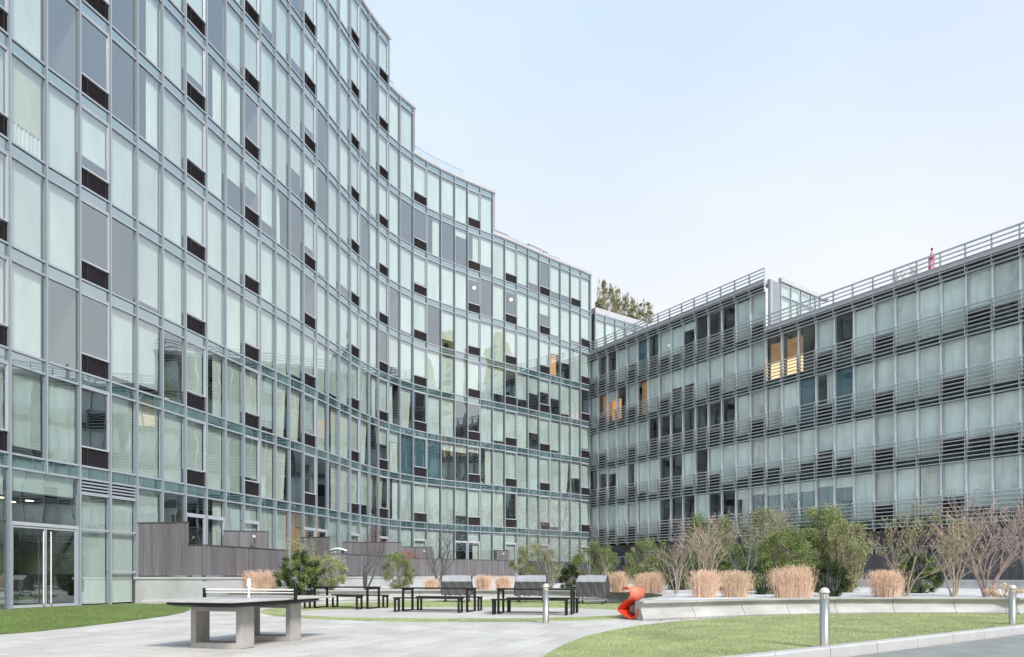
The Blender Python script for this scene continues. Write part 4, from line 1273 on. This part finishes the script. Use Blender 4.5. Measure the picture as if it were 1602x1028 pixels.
grill(PX(927, 26.6), 26.6, radians(-24), 'charcoal covered barbecue grill left of the orange chair', 1.22)

# ------------------------------------------------------------------ orange ribbon chair at the end of the seat wall
ch = thing('curved_chair', 'orange red curved ribbon chair at the end of the seat wall', 'chair', (PX(990, 17.35), 17.35, TZ), radians(-52)); ch.scale = (.92, .80, .98)
prof = [(.12, .80), (-.02, .835), (-.16, .80), (-.19, .70), (-.14, .56), (-.16, .44), (-.28, .34), (-.36, .25), (-.30, .16), (-.12, .08), (.10, .02), (.22, .05), (.30, .13), (.31, .22), (.24, .29), (.12, .30)]
def ribbon(prof, y0, y1, m, skew=0.0, th=.022):
    P = spline(prof, 4); b = MB(); n = len(P)
    for y, sk in ((y0, 0), (y1, skew)):
        for p, sg in [(p, s2) for s2 in (0, 1) for p in P]:
            i = P.index(p); d = (P[min(i + 1, n - 1)] - P[max(i - 1, 0)]).normalized()
            q = p + Vector((-d.y, d.x)) * (th * (sg - .5))
            b.v.append((q.x + sk, y, q.y))
    for i in range(n - 1):
        b.f += [[i, i + 1, 2 * n + i + 1, 2 * n + i], [n + i + 1, n + i, 3 * n + i, 3 * n + i + 1], [i + 1, i, n + i, n + i + 1], [2 * n + i, 2 * n + i + 1, 3 * n + i + 1, 3 * n + i]]
        b.m += [0] * 4
    b.f += [[0, 2 * n, 3 * n, n], [n - 1, 2 * n - 1, 4 * n - 1, 3 * n - 1]]; b.m += [0, 0]
    return b
ribbon([(-.24, .78), (-.12, .84), (.0, .83), (.08, .76), (.10, .64), (.02, .53)], -.26, .30, M['salmon'], .10).build('backrest', M['salmon'], ch, smooth=True)
ribbon([(.02, .525), (-.14, .44), (-.29, .34), (-.37, .25), (-.31, .17), (-.12, .09), (.08, .02), (.20, .04), (.31, .11), (.36, .20), (.35, .28)], -.26, .26, M['orange'], .08).build('seat', M['orange'], ch, smooth=True)

# ------------------------------------------------------------------ bollards
def bollard():
    r = thing('bollard', 'x', 'bollard')
    b = MB(); b.lathe([(.074, 0), (.070, .012), (.070, .775)], n=28); b.build('post', M['steel'], r, smooth=True)
    b = MB(); b.lathe([(.060, .776), (.060, .86)], n=24, mat=M['steel_cap'])
    for k in range(8):
        a = 2 * pi * k / 8; b.box((.062 * cos(a), .062 * sin(a), .82), (.004, .008, .042), a, M['steel'])
    b.build('lamp_ring', None, r)
    b = MB(); b.lathe([(.078, .862), (.078, .876), (.070, .905), (.048, .935), (.018, .948)], n=28); b.build('cap', M['steel_cap'], r, smooth=True)
    return r
b0 = bollard()
bl = [b0, copy_tree(b0), copy_tree(b0)]
for o, (x, y, z), l in zip(bl, ((PX(1290, 10.3), 10.3, 0), (PX(854, 15.9), 15.9, 0), (PX(1584, 15.35), 15.35, -.03)),
    ('large steel bollard on the right lawn nearest the camera', 'steel bollard on the paving in front of the right picnic table', 'steel bollard beside the kerb at the right edge')):
    o.location = (x, y, z + .002); o['label'] = l; o['group'] = 'brushed steel bollards'

# ------------------------------------------------------------------ terrace bits
def flood(px, py, D, label):
    r = thing('flood_lamp', label, 'lamp', (PX(px, D), D, PZ(py, D)), 0, 'flood lamps on the board dividers')
    b = MB(); b.tube([(0, 0, 0), (0, 0, -.28)], [.015, .015], 6); b.build('bracket', M['black'], r)
    b = MB(); b.tube([(-.02, .0, .0), (.02, -.10, .05), (.03, -.16, .07)], [.05, .085, .09], 10); b.build('lamp_head', M['alu_white'], r, smooth=True)
flood(398, 842, 32.0, 'small flood lamp on the divider right of the tall fence')
flood(564, 873, 41.9, 'small white flood lamp on the divider left of the first bare tree')
flood(663, 864, 48.4, 'small white flood lamp on the divider beside the red furniture')
flood(787, 868, 55.6, 'small flood lamp on the last small divider')
D = 43.6
r = thing('deck_chair', 'dark blue reclined deck chair showing above the board divider', 'chair', (PX(556, D), D, 1.06), radians(20))
b = MB(); vs = [(-.30, 0, .75), (.30, 0, .75), (.42, .35, 2.24), (-.15, .35, 2.24), (-.30, .05, .75), (.30, .05, .75), (.42, .40, 2.24), (-.15, .40, 2.24)]
b.add(vs, [[0, 1, 2, 3], [7, 6, 5, 4], [0, 4, 5, 1], [1, 5, 6, 2], [2, 6, 7, 3], [3, 7, 4, 0]]); b.build('backrest', M['navy'], r)
b = MB(); b.bx(-.3, .3, -.55, 0, .68, .75); b.build('seat', M['navy'], r)
b = MB()
for sx in (-.3, .27):
    for sy in (-.5, .0): b.bx(sx, sx + .04, sy, sy + .04, 0, .68)
b.beam((-.3, .03, .75), (-.5, .5, 1.7), .04, .04); b.build('frame', M['black'], r)
D = 38.6
r = thing('folded_canopy', 'pale curved canvas canopy on a pole behind the low grey fence', 'canopy', (PX(528, D), D, 0), 0)
b = MB(); n = 12
for i in range(n + 1):
    t = i / n
    for j in range(9):
        u = j / 8 - .5
        b.v.append((-.50 + t * 1.05 , u * .5 * (.6 + .4 * sin(pi * min(1, t * 1.1))), PZ(866, D) + .33 * sin(pi * (.18 + .62 * t)) - .25 * u * u - .05))
for i in range(n):
    for j in range(8):
        a = i * 9 + j; b.f.append([a, a + 1, a + 10, a + 9]); b.m.append(0)
o = b.build('canopy_cloth', M['white'], r, smooth=True); s_ = o.modifiers.new('s', 'SOLIDIFY'); s_.thickness = .06
b = MB(); b.tube([(.35, 0, 1.05), (.35, 0, PZ(862, D))], [.03, .03], 8); b.build('pole', M['black'], r)
D = 47.6
for k, (dx, dz, dy, lab) in enumerate(((0, 0, 0, 'red slatted wooden chair on the terrace behind the olive shrub'), (.52, -.12, .4, 'lower red slatted chair right of the other red chair'))):
    r = thing('wooden_chair', lab, 'chair', (PX(633, D) + dx, D + dy, 1.06), radians(35 + 20 * k), 'red wooden chairs on the terrace')
    for q in range(4):
        b = MB(); z = .95 + q * .18 + dz + .25; b.bx(-.36, .36, -.02, .02, z, z + .10); o = b.build('slat', M['redwood'], r)
    for sx in (-.36, .36):
        b = MB(); b.bx(sx - .03, sx + .03, -.03, .03, 0, 1.75 + dz + .1); b.build('leg', M['redwood'], r)
        b = MB(); b.bx(sx - .03, sx + .03, -.6, -.54, 0, .95 + dz); b.bx(sx - .05, sx + .05, -.62, 0, .95 + dz, 1.0 + dz); b.build('armrest', M['redwood'], r)
    b = MB(); b.bx(-.36, .36, -.58, -.03, .72 + dz, .77 + dz); b.build('seat', M['redwood'], r)
# furled umbrella on the wing roof
pu_ = WPx(1447) + WN * .9
pz = PZ(426, pu_.y)
r = thing('patio_umbrella', 'furled pink and red striped patio umbrella on the roof of the louvred wing', 'umbrella', (pu_.x, pu_.y, K(5.076)), 0)
H_ = PZ(390, pu_.y) - K(5.076)
b = MB(); b.tube([(0, 0, 0), (0, 0, H_)], [.03, .03], 8); b.build('pole', M['bark_dark'], r)
b = MB(); n = 16; lv = [(.05, .015), (.15, .05), (.30, .085), (.48, .17), (.62, .155), (.75, .14), (.88, .15), (1.0, .16), (1.1, .15), (1.2, .155), (1.3, .15), (1.38, .12)]
for i, (dz, rr) in enumerate(lv):
    for j in range(n):
        a = 2 * pi * j / n; rad = rr * (1 + .28 * (1 if (j + i) % 3 == 0 else -.2)); b.v.append((rad * cos(a), rad * sin(a), H_ - .05 - dz))
for i in range(len(lv) - 1):
    for j in range(n):
        a = i * n + j; c = i * n + (j + 1) % n; b.f.append([c, a, a + n, c + n]); b.m.append(1 if ((j // 3 + i) % 3 == 0) else 0)
b.mats = [M['umb_pink'], M['umb_red']]; b.build('folded_canvas', None, r)
b = MB(); b.lathe([(.0, -.05), (.06, -.03), (.075, .02), (.05, .07), (.01, .09)], (0, 0, H_), n=10); b.build('finial', M['umb_red'], r)

# ------------------------------------------------------------------ plants
def rnd_dir():
    a = random.uniform(0, 2 * pi); z = random.uniform(-1, 1); s_ = sqrt(1 - z * z); return Vector((s_ * cos(a), s_ * sin(a), z))
def branch(b, p, d, L, r, lev, up=.25, spread=.55, nseg=4, tips=None, kids=3, minr=.004):
    pts = [p.copy()]; rs = [r]; q = p.copy(); dd = d.copy()
    for i in range(nseg):
        dd = (dd + rnd_dir() * .16 + Vector((0, 0, up * .12))).normalized()
        q = q + dd * (L / nseg); pts.append(q.copy()); rs.append(max(minr, r * (1 - .45 * (i + 1) / nseg)))
    b.tube(pts, rs, 5 if r > .02 else 3, cap=False)
    if lev <= 0:
        if tips is not None: tips.append(q.copy())
        return
    for k in range(kids):
        t = random.uniform(.35, 1.0) if k else 1.0
        i = min(nseg, max(1, int(t * nseg)))
        nd = (dd + rnd_dir() * spread + Vector((0, 0, up))).normalized()
        branch(b, pts[i], nd, L * random.uniform(.55, .8), rs[i] * random.uniform(.5, .72), lev - 1, up, spread, max(2, nseg - 1), tips, kids, minr)
def bare_tree(px, D, z0, top, half, m, label, stems=4, lev=4, kids=3, lean=0.0, cat='tree', leaves=None, nleaf=0, name='bare_tree', rad=.045, minr=.005, up=.25):
    X = PX(px, D); H = (PZ(top, D) - z0) * (1.18 if lev > 2 else 1.05); Wd = half * D / FPX
    r = thing(name, label, cat, (X, D, z0)); random.seed(int(px * 7 + D))
    b = MB(); tips = []
    for k in range(stems):
        a = 2 * pi * k / stems + random.uniform(-.4, .4); sp = random.uniform(.45, 1.0) * min(1.3, 1.25 * Wd / H)
        d = Vector((cos(a) * sp + lean, sin(a) * sp, 1)).normalized()
        branch(b, Vector((cos(a) * .05, sin(a) * .05, -.02)), d, H * random.uniform(.42, .54), rad * random.uniform(.7, 1.1), lev, up, .78, 5, tips, kids, minr)
    b.build('branches', m, r)
    if leaves:
        lb = MB()
        for i in range(nleaf):
            t = random.choice(tips) + rnd_dir() * random.uniform(0, .25); leaf(lb, t, random.uniform(.03, .06))
        o = lb.build('leaves', leaves, r); o['kind'] = 'stuff'
    return r
def leaf(b, p, s, d=None, asp=.34):
    d = d or rnd_dir(); u = d.cross(rnd_dir())
    if u.length < .05: u = Vector((1, 0, 0))
    u.normalize()
    b.add([tuple(p - d * s), tuple(p + u * s * asp), tuple(p + d * s), tuple(p - u * s * asp)], [[0, 1, 2, 3]])
def shrub(px, D, z0, top, half, m, label, n=3500, size=.055, shape='round', depth=None, stem=None, m2=None, name='shrub', cat='shrub', spikes=0, seed=None):
    """leafy shrub: clumps of leaves round many shoot ends, stems inside"""
    X = PX(px, D); H = PZ(top, D) - z0; big_ = 1.3 if px > 980 and z0 < 2 else 1.2 if z0 < 2 else 1.1; n = int(n * (1.5 if big_ > 1.2 else 1.15)); Wd = half * big_ * D / FPX; dp = depth or Wd * .85
    random.seed(seed or int(px * 3 + D * 11))
    r = thing(name, label, cat, (X, D, z0))
    b = MB(); b2 = MB(); sb = MB(); clumps = []
    nc = int(26 + n / 80)
    while len(clumps) < nc:
        u = random.random(); a = random.uniform(0, 2 * pi)
        if shape == 'round':
            v = rnd_dir() * random.uniform(.35, 1) ** .5; p = Vector((v.x * Wd, v.y * dp, H * .5 + v.z * H * .5)); lim = 1
        elif shape == 'cone':
            z = random.random() ** 1.3; rr = (1 - z) ** .75 * sqrt(random.uniform(.1, 1)); p = Vector((cos(a) * Wd * rr, sin(a) * dp * rr, .04 * H + z * H * .96))
        elif shape == 'vase':
            z = random.uniform(.12, 1); rr = (.35 + .75 * z) * sqrt(random.uniform(.05, 1)) * (1 if z < .8 else 1.0 - (z - .8) * 2.2); p = Vector((cos(a) * Wd * rr, sin(a) * dp * rr, z * H))
        else:
            z = random.random(); rr = sqrt(random.random()); p = Vector((cos(a) * Wd * rr, sin(a) * dp * rr, z * H * (.75 + .25 * random.random())))
        clumps.append(p)
    for p in clumps:
        base = Vector((p.x * .12, p.y * .12, 0)); mid = (base + p) / 2 + rnd_dir() * .08 * H
        if random.random() < .55: sb.tube([base, mid, p], [.018, .011, .005], 4, cap=False)
        k = int(n * 2.7 / nc); cr = random.uniform(.10, .20) * max(Wd, H * .5) * 1.1
        outd = Vector((p.x, p.y, (p.z - H * .4) * .7 + .25 * H))
        if outd.length > .01: outd.normalize()
        tgt = b2 if (m2 and random.random() < .4) else b
        for i in range(k):
            q = p + rnd_dir() * cr * random.random() ** .6
            if q.z < .01: q.z = .01 + random.random() * .05
            leaf(tgt, q, size * .52 * random.uniform(.6, 1.4), (outd * .8 + rnd_dir()).normalized())
    for i in range(spikes):
        a = random.uniform(0, 2 * pi); rr = sqrt(random.random()) * .8; x0, y0 = cos(a) * Wd * rr, sin(a) * dp * rr
        h1 = H * random.uniform(.85, 1.12); le = Vector((random.uniform(-.1, .1), random.uniform(-.1, .1), 1))
        sb.tube([(x0 * .3, y0 * .3, 0), (x0, y0, h1)], [.012, .004], 4, cap=False)
        for q in range(34):
            t = random.uniform(.55, 1.0); leaf(b2 if m2 else b, Vector((x0, y0, h1 * t)) + rnd_dir() * (.16 * (1.25 - t)) * H ** .5, size, Vector((random.uniform(-.5, .5), random.uniform(-.5, .5), 1)).normalized())
    o = b.build('foliage', m, r); o['kind'] = 'stuff'
    if b2.v: o = b2.build('foliage', m2, r); o['kind'] = 'stuff'
    sb.build('stems', stem or M['bark_grey'], r)
    return r
def grass_clump(x0, x1, D, z0, top, label, m=None, n=1500, depth=.8, box=True):
    X = PX((x0 + x1) / 2, D); W = (x1 - x0) / 2 * D / FPX; H = PZ(top, D) - z0
    random.seed(int(x0 * 5 + D))
    b = MB(); nt = max(1, round(W / .38)); cen = [((-W * .72 + 1.44 * W * (k + .5) / nt if nt > 1 else 0) + random.uniform(-.05, .05), random.uniform(.85, 1.04), random.uniform(-.10, .10)) for k in range(nt)]
    for i in range(int(n * 1.25)):
        c, ch_, cl_ = random.choice(cen); a = random.uniform(0, 2 * pi); rr = abs(random.gauss(0, .12))
        p0 = Vector((c + cos(a) * rr * 1.3, sin(a) * rr * 1.3, 0)); h = H * ch_ * (random.uniform(.32, 1.0) ** .7 * 1.19)
        sp = (random.random() ** 1.5) * .55 * H * (.5 + W / nt)
        p1 = p0 + Vector((cos(a) * sp * .4, sin(a) * sp * .4, h * .55)); p2 = p0 + Vector((cos(a) * sp + cl_ * h, sin(a) * sp, h - .08 * sp)) + Vector((random.uniform(-.05, .05), random.uniform(-.05, .05), 0))
        w = random.uniform(.0016, .004) * (D / 20); s_ = Vector((cos(a + 1.57), sin(a + 1.57), 0)) * w
        if random.random() < .6: s_ = Vector((w, 0, 0))
        b.add([tuple(p0 - s_), tuple(p0 + s_), tuple(p1 + s_), tuple(p1 - s_), tuple(p2)], [[0, 1, 2, 3], [3, 2, 4]])
        if random.random() < .35:   # feathery head
            for q in range(3):
                v = p2 + Vector((random.uniform(-.03, .03), random.uniform(-.03, .03), random.uniform(-.12, .02))); leaf(b, v, .03, Vector((random.uniform(-.4, .4), 0, 1)).normalized(), .18)
    o = b.build('grass_clump', m or M['straw']); o.location = (X, D, z0)
    return tag(o, label, 'ornamental grass', 'straw coloured grass clumps')
BZ = .47
grass_clump(378, 442, 28.9, BZ, 893, 'straw grass clump behind the ping pong net, left of the round evergreen', n=1800)
shrub(470, 28.2, BZ - .3, 863, 31, M['leaf_dark'], 'round dark evergreen shrub behind the ping pong table', 6500, .075, 'round', m2=M['leaf'])
shrub(514, 30.6, BZ, 866, 27, M['leaf_pale'], 'pale yellow green bamboo shrub right of the round evergreen', 3600, .06, 'round', spikes=6)
shrub(474, 33.0, BZ, 841, 24, M['leaf_pale'], 'thin wispy pale bamboo rising behind the round evergreen', 700, .05, 'vase', spikes=9)
bare_tree(573, 31.5, BZ, 838, 46, M['bark_dark'], 'slender dark bare tree behind the left picnic table', 4, 3, 3, rad=.05)
shrub(622, 33.5, BZ - .2, 862, 21, M['leaf_olive'], 'dense olive shrub against the fence between two bare trees', 4200, .06, 'round', m2=M['leaf'])
grass_clump(657, 694, 31.5, BZ, 905, 'small straw grass clump left of the first covered grill', n=900)
bare_tree(686, 33.5, BZ, 822, 40, M['bark_dark'], 'dark bare tree behind the first covered grill', 5, 3, 3, rad=.045)
grass_clump(740, 772, 31.0, BZ, 902, 'straw grass clump just right of the first covered grill', n=1100)
grass_clump(770, 806, 31.4, BZ, 903, 'straw grass clump left of the middle covered grill', n=1200)
shrub(838, 33.0, BZ, 848, 34, M['leaf_olive'], 'large loose olive shrub behind the middle covered grill', 6500, .055, 'round', m2=M['leaf_pale'])
bare_tree(861, 31.5, BZ, 800, 42, M['bark_grey'], 'grey many stemmed bare tree behind the middle covered grill', 6, 4, 3, rad=.03, minr=.004)
shrub(892, 30.0, BZ - .2, 884, 15, M['leaf_dark'], 'small dark evergreen shrub between two covered grills', 3200, .06, 'round')
shrub(931, 32.5, BZ - .2, 846, 31, M['leaf'], 'green feathery shrub behind the grill left of the orange chair', 6500, .055, 'round', m2=M['leaf_olive'])
bare_tree(946, 29.5, BZ, 852, 20, M['bark_tan'], 'pale tan reed stems rising behind the third covered grill', 6, 1, 2, rad=.022, name='reed_clump', cat='plant')
grass_clump(950, 984, 27.0, BZ, 897, 'straw grass clump between the third grill and the orange chair', n=1200)
grass_clump(990, 1040, 25.5, BZ, 897, 'straw grass clump behind the orange chair', n=2000)
shrub(1016, 31.5, BZ, 840, 29, M['leaf'], 'green rounded shrub behind the grass by the orange chair', 6500, .055, 'round', m2=M['leaf_olive'])
bare_tree(1058, 24.5, BZ, 846, 19, M['bark_red'], 'small purple grey bare shrub on the white gravel', 6, 3, 3, rad=.022, minr=.004, name='bare_shrub', cat='shrub')
shrub(1093, 33.0, BZ - .3, 808, 30, M['leaf'], 'tall green conifer left of the two behind the olive bare tree', 7500, .06, 'cone', m2=M['leaf_dark'])
shrub(1133, 32.0, BZ - .3, 814, 32, M['leaf'], 'tall green conifer right of its twin behind the olive bare tree', 8000, .06, 'cone', m2=M['leaf_olive'])
bare_tree(1105, 25.5, BZ, 836, 36, M['bark_tan'], 'spreading tan bare tree behind the first tall grass clump', 7, 4, 3, rad=.032, minr=.004)
grass_clump(1083, 1120, 20.3, BZ, 895, 'upright straw grass clump on the white gravel below the tan bare tree', n=2200)
grass_clump(1125, 1180, 20.6, BZ, 897, 'wide pale straw grass clump on the gravel right of the upright one', M['straw_pale'], n=2600)
bare_tree(1164, 26.5, BZ, 812, 30, M['bark_grey'], 'leaning grey bare tree with mossy branches', 4, 4, 3, lean=.35, leaves=M['leaf_olive'], nleaf=500, rad=.035)
shrub(1205, 30.0, BZ - .2, 802, 30, M['leaf_olive'], 'tall olive bamboo thicket behind the wide grass clumps', 6000, .06, 'vase', m2=M['leaf_pale'], spikes=12)
shrub(1228, 24.5, BZ - .2, 826, 36, M['leaf'], 'broad green shrub behind the square grass clump', 10000, .055, 'round', m2=M['leaf_olive'])
shrub(1287, 27.5, BZ - .2, 796, 30, M['leaf'], 'tallest yellow green bamboo in the middle of the right bed', 8500, .06, 'vase', m2=M['leaf_pale'], spikes=10)
shrub(1325, 26.5, BZ - .2, 822, 27, M['leaf_olive'], 'olive feathery bamboo right of the tallest bamboo', 5000, .055, 'vase', m2=M['leaf_pale'], spikes=10, stem=M['bark_tan'])
shrub(1296, 21.4, BZ - .05, 880, 24, M['leaf_dark'], 'low dark round shrub behind the large bollard', 5200, .05, 'round', m2=M['leaf_dark'])
shrub(1060, 31.5, BZ - .2, 850, 22, M['leaf_dark'], 'dark evergreen behind the small purple grey bare shrub', 4500, .055, 'round', m2=M['leaf'])
shrub(1158, 29.5, BZ - .2, 846, 28, M['leaf'], 'green shrub behind the wide pale straw clump', 6000, .055, 'round', m2=M['leaf_dark'])
shrub(1193, 23.5, BZ - .1, 872, 14, M['leaf_dark'], 'low dark evergreen left of the square grass clump', 3000, .05, 'round', m2=M['leaf'])
grass_clump(1208, 1270, 20.2, BZ, 891, 'wide square straw grass clump left of the large bollard', n=3200)
grass_clump(1360, 1413, 20.8, BZ, 895, 'straw grass clump right of the large bollard', n=2800)
shrub(1437, 25.5, BZ - .1, 866, 26, M['leaf_dark'], 'dark green shrub behind the olive twiggy tree', 5000, .055, 'round', m2=M['leaf'])
bare_tree(1416, 21.5, BZ, 832, 36, M['bark_tan'], 'pale trunked olive twiggy tree right of the grass clump', 4, 4, 3, leaves=M['leaf_olive'], nleaf=1500, rad=.034)
bare_tree(1492, 21.2, BZ, 836, 28, M['bark_tan'], 'reddish bare tree between the olive tree and the big bare tree', 5, 4, 3, rad=.034, minr=.006)
bare_tree(1543, 21.0, BZ, 796, 52, M['bark_red'], 'big spreading reddish bare tree at the right edge', 7, 4, 3, rad=.042, minr=.0065)
bare_tree(1610, 22.0, BZ, 800, 30, M['bark_grey'], 'grey bare tree cut off by the right edge', 4, 3, 3, rad=.035)
shrub(1572, 20.3, BZ, 914, 20, M['straw_pale'], 'low dead shrub at the foot of the big bare tree', 700, .04, 'round')
# potted conifers on the roof planter behind the corner
for k, (px, top, lab) in enumerate(((937, 466, 'leftmost'), (945, 441, 'tallest, second from the left'), (956, 449, 'third from the left'), (967, 453, 'fourth from the left'), (979, 462, 'fifth from the left'), (990, 470, 'sixth from the left'), (1002, 473, 'seventh from the left'), (1014, 474, 'rightmost'))):
    D = 66.0 + k * .55
    z0 = zU(6) + .60
    shrub(px, D, z0, top, 10.5, M['leaf_gold'], 'upright golden conifer in the roof planter, ' + lab, 1100, .11, 'cone', m2=M['leaf_olive'], name='potted_conifer', cat='conifer', spikes=4, seed=50 + k)['group'] = 'conifers in the roof planter'
for k, (px, lab) in enumerate(((1397, 'twiggy bare roof plant left of its neighbour'), (1416, 'twiggy bare roof plant closer to the furled umbrella'))):
    p = WPx(px) + WN * .8
    t = thing('roof_plant', lab, 'plant', (p.x, p.y, K(5.076)), 0, 'bare plants on the wing roof'); b = MB(); random.seed(k + 3)
    for q in range(5): branch(b, Vector((0, 0, .3)), (Vector((0, 0, 1)) + rnd_dir() * .6).normalized(), .5, .02, 2, .2, .8, 3, None, 3, .008)
    b.build('branches', M['bark_grey'], t)
    b = MB(); b.lathe([(.14, 0), (.19, .34)], n=12); b.build('pot', M['fence_dark'], t)

# objects seen behind the glass of the curved building
def sill_plant(i, n, u, h, label):
    p, q = LP[NX + i], LP[NX + i + 1]; d = (q - p); nn = Vector((-d.y, d.x)).normalized()
    c = p + d * u + nn * .38; random.seed(i * 9 + n)
    t = thing('potted_plant', label, 'plant', (c.x, c.y, zU(n) + .0), 0, 'potted plants behind the windows')
    b = MB(); b.lathe([(.10, 0), (.14, .22)], n=12); b.build('pot', M['white'], t)
    b = MB()
    for k in range(260):
        z = .2 + random.random() * h; leaf(b, Vector((random.gauss(0, .13), random.gauss(0, .08), z)), random.uniform(.05, .09))
    o = b.build('foliage', M['leaf'], t); o['kind'] = 'stuff'
sill_plant(5, 1, .5, 1.0, 'leafy indoor plant filling the dark window over the second terrace divider')
sill_plant(7, 1, .25, 1.3, 'tall climbing indoor plant in the half curtained window')
sill_plant(28, 1, .3, 1.6, 'tall indoor plant in a white pot by the curved facade')
sill_plant(36, 1, .3, .9, 'small indoor plant near the inner corner of the buildings')
sill_plant(32, 2, .3, .7, 'indoor plant in the dark window below a half blind')
sill_plant(25, 1, .3, .9, 'indoor plant in the left one of the dark windows of the curve')
# scattered dry leaves and scraps on the paving and lawns
random.seed(77)
b = MB()
for i in range(260):
    D = 9.3 * (30 / 9.3) ** random.random(); X = random.uniform(-.74, .74) * D
    if (V2(X, D) - k0).dot(kn) > -.15: continue
    s_ = random.uniform(.012, .028); a = random.uniform(0, 6.28)
    c_, n_ = cos(a) * s_, sin(a) * s_
    b.add([(X - c_, D - n_, TZ + .010), (X + n_ * .5, D - c_ * .5, TZ + .016), (X + c_, D + n_, TZ + .010), (X - n_ * .5, D + c_ * .5, TZ + .020)], [[0, 1, 2, 3]])
o = b.build('leaf_litter', M['bark_tan']); o['kind'] = 'stuff'; o['label'] = 'small dry leaves scattered over the paving and lawns'; o['category'] = 'leaf litter'
